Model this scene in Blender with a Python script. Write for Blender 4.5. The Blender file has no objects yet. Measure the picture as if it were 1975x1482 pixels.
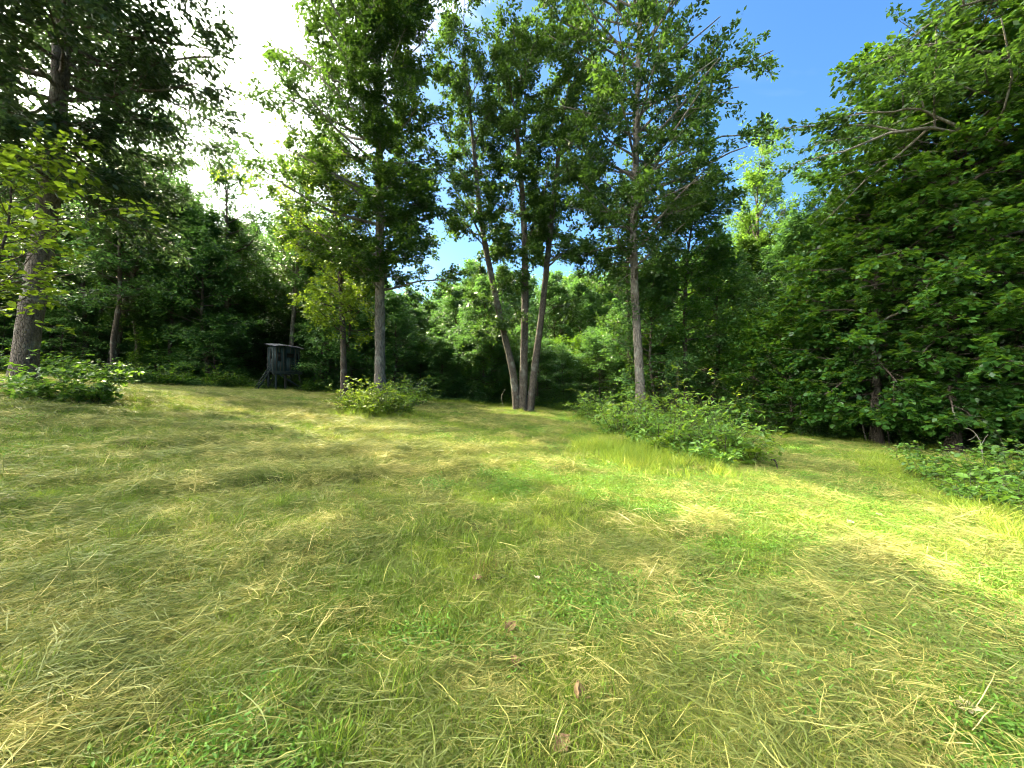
import bpy, math, random
import numpy as np
from mathutils import Vector
PI = math.pi
random.seed(7)
SC = bpy.context.scene
COL = SC.collection

# ------------------------------------------------------------------ camera
CAM_H = 1.6
FPX, CX, CY = 744.0, 987.5, 741.0          # focal length and centre of the photograph in its own pixels
cam_d = bpy.data.cameras.new('camera')
cam_d.sensor_width = 36.0
cam_d.lens = FPX / 1975 * 36
cam_d.clip_start = 0.05
cam_d.clip_end = 3000
cam = bpy.data.objects.new('camera', cam_d)
cam.location = (0, 0, CAM_H)
cam.rotation_euler = (math.radians(90), 0, 0)
COL.objects.link(cam)
SC.camera = cam

# ------------------------------------------------------------------ sun, sky, exposure
SUN_AZ = math.radians(-55)                 # measured from straight ahead (+Y), negative to the left
SUN_EL = math.radians(44)
sdir = Vector((math.sin(SUN_AZ) * math.cos(SUN_EL), math.cos(SUN_AZ) * math.cos(SUN_EL), math.sin(SUN_EL)))
sun_d = bpy.data.lights.new('sun', 'SUN')
sun_d.energy = 4.0
sun_d.angle = math.radians(0.55)
sun_d.color = (1.0, 0.89, 0.60)
sun = bpy.data.objects.new('sun', sun_d)
sun.rotation_euler = sdir.to_track_quat('Z', 'Y').to_euler()
sun.location = sdir * 60
COL.objects.link(sun)

world = bpy.data.worlds.new('World')
SC.world = world
world.use_nodes = True
nt = world.node_tree
nt.nodes.clear()
N = nt.nodes.new; L = nt.links.new
out = N('ShaderNodeOutputWorld'); bg = N('ShaderNodeBackground')
sky = N('ShaderNodeTexSky'); sky.sky_type = 'NISHITA'; sky.sun_disc = False
sky.sun_elevation = SUN_EL; sky.sun_rotation = SUN_AZ
sky.altitude = 200; sky.air_density = 1.0; sky.dust_density = 0.8; sky.ozone_density = 2.5
bg.inputs['Strength'].default_value = 0.05
hue = N('ShaderNodeHueSaturation'); hue.inputs['Saturation'].default_value = 1.25; hue.inputs['Value'].default_value = 0.9
L(sky.outputs[0], hue.inputs['Color'])
# thin bright cloud: a sheet over the left half of the sky, where the sun stands, and fine wisps elsewhere
tc = N('ShaderNodeTexCoord')
nrm = N('ShaderNodeVectorMath'); nrm.operation = 'NORMALIZE'; L(tc.outputs['Generated'], nrm.inputs[0])
dot = N('ShaderNodeVectorMath'); dot.operation = 'DOT_PRODUCT'; L(nrm.outputs[0], dot.inputs[0])
cdir = Vector((math.sin(math.radians(-90)) * math.cos(math.radians(40)), 0.0, math.sin(math.radians(40))))
dot.inputs[1].default_value = cdir
mp = N('ShaderNodeMapping'); mp.inputs['Scale'].default_value = (1.6, 1.6, 3.2); mp.inputs['Rotation'].default_value = (1.1, 0.2, 2.3)
L(nrm.outputs[0], mp.inputs['Vector'])
nz = N('ShaderNodeTexNoise'); nz.inputs['Scale'].default_value = 2.0; nz.inputs['Detail'].default_value = 7; nz.inputs['Roughness'].default_value = 0.55; nz.inputs['Distortion'].default_value = 0.6
L(mp.outputs[0], nz.inputs['Vector'])
nsub = N('ShaderNodeMath'); nsub.operation = 'MULTIPLY_ADD'; nsub.inputs[1].default_value = 0.24; nsub.inputs[2].default_value = -0.12
L(nz.outputs[0], nsub.inputs[0])
dadd = N('ShaderNodeMath'); dadd.operation = 'ADD'; L(dot.outputs['Value'], dadd.inputs[0]); L(nsub.outputs[0], dadd.inputs[1])
veil = N('ShaderNodeMapRange'); veil.interpolation_type = 'SMOOTHSTEP'
veil.inputs['From Min'].default_value = 0.50; veil.inputs['From Max'].default_value = 0.78
L(dadd.outputs[0], veil.inputs['Value'])
wisp = N('ShaderNodeMapRange'); wisp.inputs['From Min'].default_value = 0.58; wisp.inputs['From Max'].default_value = 0.85; wisp.inputs['To Max'].default_value = 0.012
L(nz.outputs[0], wisp.inputs['Value'])
cl = N('ShaderNodeMath'); cl.operation = 'MAXIMUM'; L(veil.outputs[0], cl.inputs[0]); L(wisp.outputs[0], cl.inputs[1])
mixc = N('ShaderNodeMix'); mixc.data_type = 'RGBA'
L(cl.outputs[0], mixc.inputs['Factor']); L(hue.outputs[0], mixc.inputs[6])
mixc.inputs[7].default_value = (42, 40.5, 37, 1)
L(mixc.outputs[2], bg.inputs['Color']); L(bg.outputs[0], out.inputs[0])

SC.view_settings.view_transform = 'Standard'
SC.view_settings.look = 'None'
SC.view_settings.exposure = 2.95
SC.view_settings.gamma = 1.0
SC.view_settings.use_curve_mapping = False
SC.render.engine = 'CYCLES'
SC.cycles.filter_width = 1.0
SC.cycles.max_bounces = 6
SC.cycles.diffuse_bounces = 3
SC.cycles.transmission_bounces = 4
SC.cycles.glossy_bounces = 2
SC.cycles.use_denoising = True
SC.cycles.use_adaptive_sampling = True
SC.cycles.adaptive_threshold = 0.03

# ------------------------------------------------------------------ helpers
def P(px, py, d):
    """point seen at pixel (px, py) of the photograph at depth d metres"""
    return np.array([(px - CX) / FPX * d, d, CAM_H - (py - CY) / FPX * d])

def hsh(ix, iy, s):
    v = np.sin(ix * 127.1 + iy * 311.7 + s * 74.7) * 43758.5453
    return v - np.floor(v)

def vnoise(x, y, s=0.0):
    ix, iy = np.floor(x), np.floor(y); fx, fy = x - ix, y - iy
    fx = fx * fx * (3 - 2 * fx); fy = fy * fy * (3 - 2 * fy)
    a = hsh(ix, iy, s); b = hsh(ix + 1, iy, s); c = hsh(ix, iy + 1, s); d = hsh(ix + 1, iy + 1, s)
    return (a * (1 - fx) + b * fx) * (1 - fy) + (c * (1 - fx) + d * fx) * fy

def fbm(x, y, s=0.0, o=3):
    r = 0; a = 0.5
    for k in range(o):
        r = r + a * (vnoise(x, y, s + k * 3.1) - 0.5); x = x * 2.03; y = y * 2.03; a *= 0.5
    return r

def hay_ridge(x, y):
    """windrow-like heaps of mown grass, 0..1"""
    u = x * 0.86 + y * 0.5; v = -x * 0.5 + y * 0.86
    w = vnoise(u * 0.5 + 2.3 * fbm(x * 0.5, y * 0.5, 5), v * 1.5 + 2.0 * fbm(x * 0.6, y * 0.6, 9), 2.0)
    return np.clip((w - 0.55) / 0.3, 0, 1)

def ground_z(x, y):
    x = np.asarray(x, float); y = np.asarray(y, float)
    z = -0.0675 * x + 0.0125 * (np.sqrt(x * x + 4) - 2)
    far = np.clip((np.hypot(x, y) - 45) / 60, 0, 1)
    z = z * (1 - 0.6 * far)
    z = z + 0.45 * np.exp(-((x + 15) ** 2 + (y - 11) ** 2) / 32)
    z = z - 0.035 * np.clip(y - 29, 0, 60)
    z = z + 0.16 * fbm(x * 0.16, y * 0.16, 1) + 0.07 * fbm(x * 0.7, y * 0.7, 3)
    near = np.clip(1 - np.hypot(x, y) / 28, 0, 1) ** 0.5
    z = z + near * (0.11 * hay_ridge(x, y) + 0.10 * fbm(x * 2.3, y * 3.1, 4))
    return z

EX = np.array([-60, -30, -19, -15, -10, -6, 0, 4.5, 8, 11, 13, 17.5, 20, 22, 60.])
EY = np.array([4, 12, 18.5, 24.0, 25.0, 25.5, 26.5, 23.8, 19.8, 17.2, 15.9, 13, 9, 0, -10.])
def wood_depth(x, y):
    """metres past the edge of the mown clearing (negative inside it)"""
    return np.asarray(y) - np.interp(x, EX, EY)

def island(x, y):
    """the unmown island of weeds right of centre: 1 inside, 0 outside"""
    x = np.asarray(x, float); y = np.asarray(y, float)
    t = np.clip(((x - 4.3) * -0.3 + (y - 8.8) * 8.2) / (0.09 + 67.24), 0, 1)
    cx = 3.2 + t * 1.4 - 0.6 * np.sin(t * 3.1); cy = 8.8 + t * 10
    return np.clip(1.6 - np.hypot((x - cx) / 1.35, (y - cy) / 1.4) , 0, 1)

def new_obj(name, data, parent=None, **props):
    o = bpy.data.objects.new(name, data)
    COL.objects.link(o)
    if parent is not None: o.parent = parent
    for k, v in props.items():
        if v is not None: o[k] = v
    return o

def thing(name, label, category, loc, group=None, rz=0.0):
    o = bpy.data.objects.new(name, None); COL.objects.link(o)
    o.empty_display_size = 0.3
    o.location = loc; o.rotation_euler = (0, 0, rz)
    o['label'] = label; o['category'] = category
    if group: o['group'] = group
    return o

def mesh_np(name, v, f, mat=None, smooth=False, attr=None):
    """v (n,3); f (m,k) all faces with k corners, or list of such arrays; attr: per-face float"""
    me = bpy.data.meshes.new(name)
    fl = f if isinstance(f, list) else [f]
    fl = [np.asarray(a, np.int32) for a in fl if len(a)]
    v = np.asarray(v, np.float32)
    me.vertices.add(len(v)); me.vertices.foreach_set('co', v.ravel())
    idx = np.concatenate([a.ravel() for a in fl])
    tot = np.concatenate([np.full(len(a), a.shape[1], np.int32) for a in fl])
    st = np.concatenate([[0], np.cumsum(tot)[:-1]]).astype(np.int32)
    me.loops.add(len(idx)); me.loops.foreach_set('vertex_index', idx)
    me.polygons.add(len(tot)); me.polygons.foreach_set('loop_start', st); me.polygons.foreach_set('loop_total', tot)
    if smooth: me.polygons.foreach_set('use_smooth', np.ones(len(tot), bool))
    if mat: me.materials.append(mat)
    if attr is not None:
        a = me.attributes.new('v', 'FLOAT', 'FACE'); a.data.foreach_set('value', np.asarray(attr, np.float32))
    me.update()
    return me

# ------------------------------------------------------------------ materials
def mat_new(name):
    m = bpy.data.materials.new(name); m.use_nodes = True
    m.node_tree.nodes.clear()
    return m, m.node_tree.nodes.new, m.node_tree.links.new

def leaf_mat(name, dark, light, trans, tfac=0.38, rough=0.42, spec=0.35):
    m, N, L = mat_new(name)
    at = N('ShaderNodeAttribute'); at.attribute_name = 'v'
    geo = N('ShaderNodeNewGeometry')
    nz = N('ShaderNodeTexNoise'); nz.inputs['Scale'].default_value = 0.55; nz.inputs['Detail'].default_value = 2
    L(geo.outputs['Position'], nz.inputs['Vector'])
    ad = N('ShaderNodeMath'); ad.operation = 'MULTIPLY_ADD'; ad.inputs[1].default_value = 1.3; ad.inputs[2].default_value = -0.65
    L(nz.outputs[0], ad.inputs[0])
    a2 = N('ShaderNodeMath'); a2.operation = 'ADD'; a2.use_clamp = True; L(at.outputs['Fac'], a2.inputs[0]); L(ad.outputs[0], a2.inputs[1])
    mx = N('ShaderNodeMix'); mx.data_type = 'RGBA'; L(a2.outputs[0], mx.inputs['Factor'])
    mx.inputs[6].default_value = (*dark, 1); mx.inputs[7].default_value = (*light, 1)
    pr = N('ShaderNodeBsdfPrincipled'); L(mx.outputs[2], pr.inputs['Base Color'])
    pr.inputs['Roughness'].default_value = rough; pr.inputs['Specular IOR Level'].default_value = spec
    tr = N('ShaderNodeBsdfTranslucent')
    mt = N('ShaderNodeMix'); mt.data_type = 'RGBA'; mt.blend_type = 'MULTIPLY'; mt.inputs['Factor'].default_value = 0.45
    mt.inputs[6].default_value = (*trans, 1)
    sc = N('ShaderNodeMix'); sc.data_type = 'RGBA'; L(a2.outputs[0], sc.inputs['Factor'])
    sc.inputs[6].default_value = (*[c * 0.7 for c in trans], 1); sc.inputs[7].default_value = (*[min(1, c * 1.35) for c in trans], 1)
    L(sc.outputs[2], tr.inputs['Color'])
    ms = N('ShaderNodeMixShader'); ms.inputs[0].default_value = tfac
    L(pr.outputs[0], ms.inputs[1]); L(tr.outputs[0], ms.inputs[2])
    o = N('ShaderNodeOutputMaterial'); L(ms.outputs[0], o.inputs[0])
    m.node_tree.nodes.remove(mt)
    return m

M_HICK = leaf_mat('leaf_broad_dark', (0.014, 0.040, 0.010), (0.040, 0.088, 0.015), (0.085, 0.17, 0.014))
M_SHADE = leaf_mat('leaf_backlit_dark', (0.020, 0.045, 0.020), (0.05, 0.09, 0.03), (0.07, 0.13, 0.03), tfac=0.3)
M_OAK = leaf_mat('leaf_oak', (0.014, 0.040, 0.011), (0.045, 0.09, 0.018), (0.085, 0.17, 0.018))
M_POP = leaf_mat('leaf_light', (0.035, 0.095, 0.016), (0.09, 0.18, 0.028), (0.20, 0.36, 0.03))
M_YEL = leaf_mat('leaf_yellow_green', (0.035, 0.08, 0.010), (0.09, 0.16, 0.016), (0.26, 0.38, 0.02), tfac=0.45)
M_MAP = leaf_mat('leaf_maple', (0.014, 0.052, 0.012), (0.044, 0.115, 0.018), (0.15, 0.29, 0.014), tfac=0.4, rough=0.36)
M_WOOD = leaf_mat('leaf_wood', (0.024, 0.072, 0.026), (0.06, 0.13, 0.036), (0.12, 0.26, 0.04))
M_BUSH = leaf_mat('leaf_bush', (0.045, 0.11, 0.018), (0.12, 0.22, 0.03), (0.26, 0.42, 0.028))

def bark_mat(name, c1, c2, scale=6.0):
    m, N, L = mat_new(name)
    tc = N('ShaderNodeTexCoord')
    mp = N('ShaderNodeMapping'); mp.inputs['Scale'].default_value = (1, 1, 0.4); L(tc.outputs['Object'], mp.inputs['Vector'])
    n1 = N('ShaderNodeTexNoise'); n1.inputs['Scale'].default_value = scale * 3; n1.inputs['Detail'].default_value = 6; n1.inputs['Roughness'].default_value = 0.7
    L(mp.outputs[0], n1.inputs['Vector'])
    vo = N('ShaderNodeTexVoronoi'); vo.inputs['Scale'].default_value = scale * 2.6; vo.feature = 'DISTANCE_TO_EDGE'
    L(mp.outputs[0], vo.inputs['Vector'])
    n2 = N('ShaderNodeTexNoise'); n2.inputs['Scale'].default_value = 2.2; n2.inputs['Detail'].default_value = 4
    L(tc.outputs['Object'], n2.inputs['Vector'])
    r1 = N('ShaderNodeValToRGB'); r1.color_ramp.elements[0].position = 0.32; r1.color_ramp.elements[1].position = 0.68
    r1.color_ramp.elements[0].color = (*c1, 1); r1.color_ramp.elements[1].color = (*c2, 1)
    L(n1.outputs[0], r1.inputs[0])
    li = N('ShaderNodeMix'); li.data_type = 'RGBA'; li.inputs[7].default_value = (0.22, 0.24, 0.20, 1)
    lr = N('ShaderNodeMapRange'); lr.inputs['From Min'].default_value = 0.55; lr.inputs['From Max'].default_value = 0.7; lr.inputs['To Max'].default_value = 0.55
    L(n2.outputs[0], lr.inputs['Value']); L(lr.outputs[0], li.inputs['Factor']); L(r1.outputs[0], li.inputs[6])
    bp = N('ShaderNodeBump'); bp.inputs['Strength'].default_value = 0.9; bp.inputs['Distance'].default_value = 0.03
    ad = N('ShaderNodeMath'); ad.operation = 'ADD'; L(n1.outputs[0], ad.inputs[0])
    cr = N('ShaderNodeMapRange'); cr.inputs['From Max'].default_value = 0.15; L(vo.outputs['Distance'], cr.inputs['Value']); L(cr.outputs[0], ad.inputs[1])
    L(ad.outputs[0], bp.inputs['Height'])
    pr = N('ShaderNodeBsdfPrincipled'); pr.inputs['Roughness'].default_value = 0.9; pr.inputs['Specular IOR Level'].default_value = 0.15
    L(li.outputs[2], pr.inputs['Base Color']); L(bp.outputs[0], pr.inputs['Normal'])
    o = N('ShaderNodeOutputMaterial'); L(pr.outputs[0], o.inputs[0])
    return m

B_OAK = bark_mat('bark_grey_brown', (0.03, 0.025, 0.02), (0.14, 0.12, 0.098))
B_GREY = bark_mat('bark_pale_grey', (0.05, 0.044, 0.036), (0.21, 0.19, 0.16), 4)
B_DARK = bark_mat('bark_dark', (0.03, 0.025, 0.02), (0.11, 0.09, 0.07))

def blade_mat(name, cols, trans=0.3, nscale=0.7, seed=0.0, rough=0.55, patch=1.5):
    """colour ramp over (world patch noise + random per clump + per blade)"""
    m, N, L = mat_new(name)
    geo = N('ShaderNodeNewGeometry')
    nz = N('ShaderNodeTexNoise'); nz.noise_dimensions = '4D'; nz.inputs['W'].default_value = seed
    nz.inputs['Scale'].default_value = nscale; nz.inputs['Detail'].default_value = 4; nz.inputs['Roughness'].default_value = 0.6
    L(geo.outputs['Position'], nz.inputs['Vector'])
    oi = N('ShaderNodeObjectInfo')
    at = N('ShaderNodeAttribute'); at.attribute_name = 'v'
    a = N('ShaderNodeMath'); a.operation = 'MULTIPLY_ADD'; a.inputs[1].default_value = patch; a.inputs[2].default_value = -(patch - 0.2) / 2
    L(nz.outputs[0], a.inputs[0])
    b = N('ShaderNodeMath'); b.operation = 'MULTIPLY_ADD'; b.inputs[1].default_value = 0.35; L(oi.outputs['Random'], b.inputs[0]); L(a.outputs[0], b.inputs[2])
    c = N('ShaderNodeMath'); c.operation = 'MULTIPLY_ADD'; c.inputs[1].default_value = 0.75; L(at.outputs['Fac'], c.inputs[0]); L(b.outputs[0], c.inputs[2])
    d = N('ShaderNodeMath'); d.operation = 'SUBTRACT'; d.inputs[1].default_value = 0.55; d.use_clamp = True; L(c.outputs[0], d.inputs[0])
    r = N('ShaderNodeValToRGB'); cr = r.color_ramp
    cr.elements[0].position = 0; cr.elements[0].color = (*cols[0], 1)
    cr.elements[1].position = 1; cr.elements[1].color = (*cols[-1], 1)
    for i, cc in enumerate(cols[1:-1]):
        e = cr.elements.new((i + 1) / (len(cols) - 1)); e.color = (*cc, 1)
    L(d.outputs[0], r.inputs[0])
    pr = N('ShaderNodeBsdfPrincipled'); pr.inputs['Roughness'].default_value = rough; pr.inputs['Specular IOR Level'].default_value = 0.3
    tr = N('ShaderNodeBsdfTranslucent')
    L(r.outputs[0], pr.inputs['Base Color']); L(r.outputs[0], tr.inputs['Color'])
    ms = N('ShaderNodeMixShader'); ms.inputs[0].default_value = trans
    L(pr.outputs[0], ms.inputs[1]); L(tr.outputs[0], ms.inputs[2])
    o = N('ShaderNodeOutputMaterial'); L(ms.outputs[0], o.inputs[0])
    return m

G_FRESH = blade_mat('grass_fresh', [(0.11, 0.18, 0.018), (0.19, 0.28, 0.025), (0.29, 0.36, 0.035), (0.40, 0.38, 0.07)], 0.35, 1.3, 1.0, patch=2.2)
G_HAY = blade_mat('mown_hay', [(0.13, 0.16, 0.035), (0.32, 0.31, 0.075), (0.53, 0.45, 0.15), (0.72, 0.60, 0.29)], 0.25, 1.5, 5.0, 0.5, patch=1.9)
G_WEED = blade_mat('clover_leaf', [(0.08, 0.18, 0.018), (0.13, 0.26, 0.022), (0.19, 0.33, 0.03), (0.27, 0.36, 0.045)], 0.35, 0.9, 9.0)
G_TALL = blade_mat('tall_grass', [(0.17, 0.26, 0.025), (0.27, 0.34, 0.03), (0.38, 0.40, 0.05), (0.46, 0.40, 0.10)], 0.42, 0.8, 13.0)
G_BROWN = blade_mat('brown_tussock', [(0.09, 0.12, 0.02), (0.17, 0.15, 0.035), (0.25, 0.17, 0.05), (0.32, 0.23, 0.09)], 0.3, 0.8, 17.0)

def ground_mat():
    m, N, L = mat_new('ground_thatch')
    geo = N('ShaderNodeNewGeometry')
    n1 = N('ShaderNodeTexNoise'); n1.inputs['Scale'].default_value = 0.7; n1.inputs['Detail'].default_value = 5; L(geo.outputs['Position'], n1.inputs['Vector'])
    n2 = N('ShaderNodeTexNoise'); n2.inputs['Scale'].default_value = 28; n2.inputs['Detail'].default_value = 6; n2.inputs['Roughness'].default_value = 0.75; L(geo.outputs['Position'], n2.inputs['Vector'])
    r1 = N('ShaderNodeValToRGB'); r1.color_ramp.elements[0].position = 0.35; r1.color_ramp.elements[1].position = 0.68
    r1.color_ramp.elements[0].color = (0.06, 0.085, 0.02, 1); r1.color_ramp.elements[1].color = (0.15, 0.13, 0.05, 1)
    L(n1.outputs[0], r1.inputs[0])
    r2 = N('ShaderNodeValToRGB'); r2.color_ramp.elements[0].position = 0.35; r2.color_ramp.elements[1].position = 0.7
    r2.color_ramp.elements[0].color = (0.35, 0.35, 0.35, 1); r2.color_ramp.elements[1].color = (1.3, 1.3, 1.2, 1)
    L(n2.outputs[0], r2.inputs[0])
    mx = N('ShaderNodeMix'); mx.data_type = 'RGBA'; mx.blend_type = 'MULTIPLY'; mx.inputs['Factor'].default_value = 1
    L(r1.outputs[0], mx.inputs[6]); L(r2.outputs[0], mx.inputs[7])
    # leaf litter under the wood (mesh attribute: 1 past the edge of the clearing)
    at = N('ShaderNodeAttribute'); at.attribute_name = 'litter'
    nl = N('ShaderNodeTexVoronoi'); nl.inputs['Scale'].default_value = 9; L(geo.outputs['Position'], nl.inputs['Vector'])
    rl = N('ShaderNodeValToRGB'); rl.color_ramp.elements[0].color = (0.05, 0.035, 0.02, 1); rl.color_ramp.elements[1].color = (0.13, 0.085, 0.045, 1)
    L(nl.outputs['Color'], rl.inputs[0])
    m2 = N('ShaderNodeMix'); m2.data_type = 'RGBA'; L(at.outputs['Fac'], m2.inputs['Factor']); L(mx.outputs[2], m2.inputs[6]); L(rl.outputs[0], m2.inputs[7])
    bp = N('ShaderNodeBump'); bp.inputs['Strength'].default_value = 0.8; bp.inputs['Distance'].default_value = 0.03; L(n2.outputs[0], bp.inputs['Height'])
    pr = N('ShaderNodeBsdfPrincipled'); pr.inputs['Roughness'].default_value = 0.95; pr.inputs['Specular IOR Level'].default_value = 0.1
    L(m2.outputs[2], pr.inputs['Base Color']); L(bp.outputs[0], pr.inputs['Normal'])
    o = N('ShaderNodeOutputMaterial'); L(pr.outputs[0], o.inputs[0])
    return m

def plain_mat(name, c1, c2, scale=20, rough=0.8, stretch=(1, 1, 1), bump=0.3, spec=0.3):
    m, N, L = mat_new(name)
    tc = N('ShaderNodeTexCoord')
    mp = N('ShaderNodeMapping'); mp.inputs['Scale'].default_value = stretch; L(tc.outputs['Object'], mp.inputs['Vector'])
    n1 = N('ShaderNodeTexNoise'); n1.inputs['Scale'].default_value = scale; n1.inputs['Detail'].default_value = 6; n1.inputs['Roughness'].default_value = 0.65
    L(mp.outputs[0], n1.inputs['Vector'])
    r = N('ShaderNodeValToRGB'); r.color_ramp.elements[0].position = 0.35; r.color_ramp.elements[1].position = 0.68
    r.color_ramp.elements[0].color = (*c1, 1); r.color_ramp.elements[1].color = (*c2, 1); L(n1.outputs[0], r.inputs[0])
    bp = N('ShaderNodeBump'); bp.inputs['Strength'].default_value = bump; bp.inputs['Distance'].default_value = 0.01; L(n1.outputs[0], bp.inputs['Height'])
    pr = N('ShaderNodeBsdfPrincipled'); pr.inputs['Roughness'].default_value = rough; pr.inputs['Specular IOR Level'].default_value = spec
    L(r.outputs[0], pr.inputs['Base Color']); L(bp.outputs[0], pr.inputs['Normal'])
    o = N('ShaderNodeOutputMaterial'); L(pr.outputs[0], o.inputs[0])
    return m

# ------------------------------------------------------------------ ground
def build_ground():
    n = 380
    u = np.linspace(-1, 1, n); xs = np.sinh(u * 6.5) / np.sinh(6.5) * 900
    w = np.linspace(-0.72, 1, n); ys = np.sinh(w * 6.5) / np.sinh(6.5) * 900 + 3
    X, Y = np.meshgrid(xs, ys)
    Z = ground_z(X, Y)
    v = np.stack([X.ravel(), Y.ravel(), Z.ravel()], 1)
    i = np.arange(n - 1)[:, None] * n + np.arange(n - 1)[None, :]
    f = np.stack([i, i + 1, i + n + 1, i + n], -1).reshape(-1, 4)
    me = mesh_np('ground', v, f, ground_mat(), True)
    wd = wood_depth(X, Y) + 1.2 * fbm(X * 0.5, Y * 0.5, 8)
    lit = np.clip(wd / 1.5 + 0.3, 0, 1).ravel()
    a = me.attributes.new('litter', 'FLOAT', 'POINT'); a.data.foreach_set('value', lit.astype(np.float32))
    new_obj('ground', me, kind='structure')
build_ground()

# ------------------------------------------------------------------ branch and leaf generators (vectorised)
def norm(a):
    return a / np.maximum(np.linalg.norm(a, axis=-1, keepdims=True), 1e-9)

def polylines(start, d, length, nseg, up, wob, rng):
    n = len(start); pts = np.empty((n, nseg + 1, 3)); pts[:, 0] = start; d = norm(d.copy())
    for k in range(nseg):
        d = d + rng.normal(0, wob, d.shape); d[:, 2] += up
        d = norm(d); pts[:, k + 1] = pts[:, k] + d * (length / nseg)[:, None]
    return pts

def tubes(pts, r0, r1, sides):
    n, m, _ = pts.shape
    t = np.empty_like(pts); t[:, 1:-1] = pts[:, 2:] - pts[:, :-2]; t[:, 0] = pts[:, 1] - pts[:, 0]; t[:, -1] = pts[:, -1] - pts[:, -2]
    t = norm(t)
    ref = np.where(np.abs(t[:, :1, 2:3]) > 0.8, np.array([1.0, 0, 0]), np.array([0, 0, 1.0]))
    a = norm(np.cross(t, np.broadcast_to(ref, t.shape))); b = np.cross(t, a)
    s = np.linspace(0, 1, m)
    r = np.asarray(r0)[:, None] * (1 - s) + np.asarray(r1)[:, None] * s
    an = np.arange(sides) * 2 * PI / sides
    ring = a[:, :, None, :] * np.cos(an)[None, None, :, None] + b[:, :, None, :] * np.sin(an)[None, None, :, None]
    v = pts[:, :, None, :] + ring * r[:, :, None, None]
    base = (np.arange(n) * m * sides)[:, None, None]
    i = np.arange(m - 1)[None, :, None] * sides; j = np.arange(sides)[None, None, :]
    f = np.stack([base + i + j, base + i + (j + 1) % sides, base + i + sides + (j + 1) % sides, base + i + sides + j], -1)
    return v.reshape(-1, 3), f.reshape(-1, 4)

def merge(parts):
    vs, fs, o = [], [], 0
    for v, f in parts:
        vs.append(v); fs.append(f + o); o += len(v)
    return np.concatenate(vs), np.concatenate(fs)

def leaves_mesh(pos, tip, size, rng, tilt=0.55, aspect=0.5, droop=0.3):
    """one folded diamond per leaf: base, side, tip, side"""
    n = len(pos)
    nrm = norm(np.stack([rng.normal(0, tilt, n), rng.normal(0, tilt, n), np.ones(n)], 1))
    t = norm(tip + rng.normal(0, 0.7, (n, 3)) + np.array([0, 0, -droop]))
    t = norm(t - nrm * np.sum(t * nrm, 1, keepdims=True) * 0.75)
    s = norm(np.cross(nrm, t)); up = np.cross(t, s)
    L_ = (size * rng.uniform(0.65, 1.25, n))[:, None]; W = L_ * aspect * 0.5
    fold = rng.uniform(0.0, 0.35, n)[:, None] * W
    v = np.empty((n, 4, 3))
    v[:, 0] = pos; v[:, 2] = pos + t * L_
    mid = pos + t * L_ * 0.45 + up * fold
    v[:, 1] = mid + s * W; v[:, 3] = mid - s * W
    return v.reshape(-1, 3), np.arange(n * 4).reshape(n, 4)

def leaves_mesh6(pos, tip, size, rng, tilt=0.55, aspect=0.62, droop=0.3):
    """rounder leaf: two quads either side of the midrib"""
    n = len(pos)
    nrm = norm(np.stack([rng.normal(0, tilt, n), rng.normal(0, tilt, n), np.ones(n)], 1))
    t = norm(tip + rng.normal(0, 0.7, (n, 3)) + np.array([0, 0, -droop]))
    t = norm(t - nrm * np.sum(t * nrm, 1, keepdims=True) * 0.75)
    s = norm(np.cross(nrm, t)); up = np.cross(t, s)
    L_ = (size * rng.uniform(0.6, 1.25, n))[:, None]; W = L_ * aspect * 0.5
    fold = rng.uniform(0.0, 0.35, n)[:, None] * W
    v = np.empty((n, 6, 3))
    v[:, 0] = pos; v[:, 3] = pos + t * L_ - up * L_ * 0.1
    m1 = pos + t * L_ * 0.28 + up * fold; m2 = pos + t * L_ * 0.68 + up * fold * 0.6
    v[:, 1] = m1 + s * W; v[:, 2] = m2 + s * W * 0.8; v[:, 4] = m2 - s * W * 0.8; v[:, 5] = m1 - s * W
    b = np.arange(n)[:, None] * 6
    f = np.concatenate([b + np.array([[0, 1, 2, 3]]), b + np.array([[0, 3, 4, 5]])], 1).reshape(-1, 4)
    return v.reshape(-1, 3), f

def perp(d, rng, flat=0.0):
    r = rng.normal(0, 1, d.shape); r[:, 2] *= (1 - flat)
    r = r - d * np.sum(r * d, 1, keepdims=True)
    return norm(r)

def along(pts, s):
    """pts (n,m,3) ; s (n,k) in 0..1 -> positions and tangents (n,k,3)"""
    n, m, _ = pts.shape
    x = np.clip(s, 0, 0.9999) * (m - 1); i = x.astype(int); f = (x - i)[..., None]
    r = np.arange(n)[:, None]
    a = pts[r, i]; b = pts[r, i + 1]
    return a * (1 - f) + b * f, norm(b - a)

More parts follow.
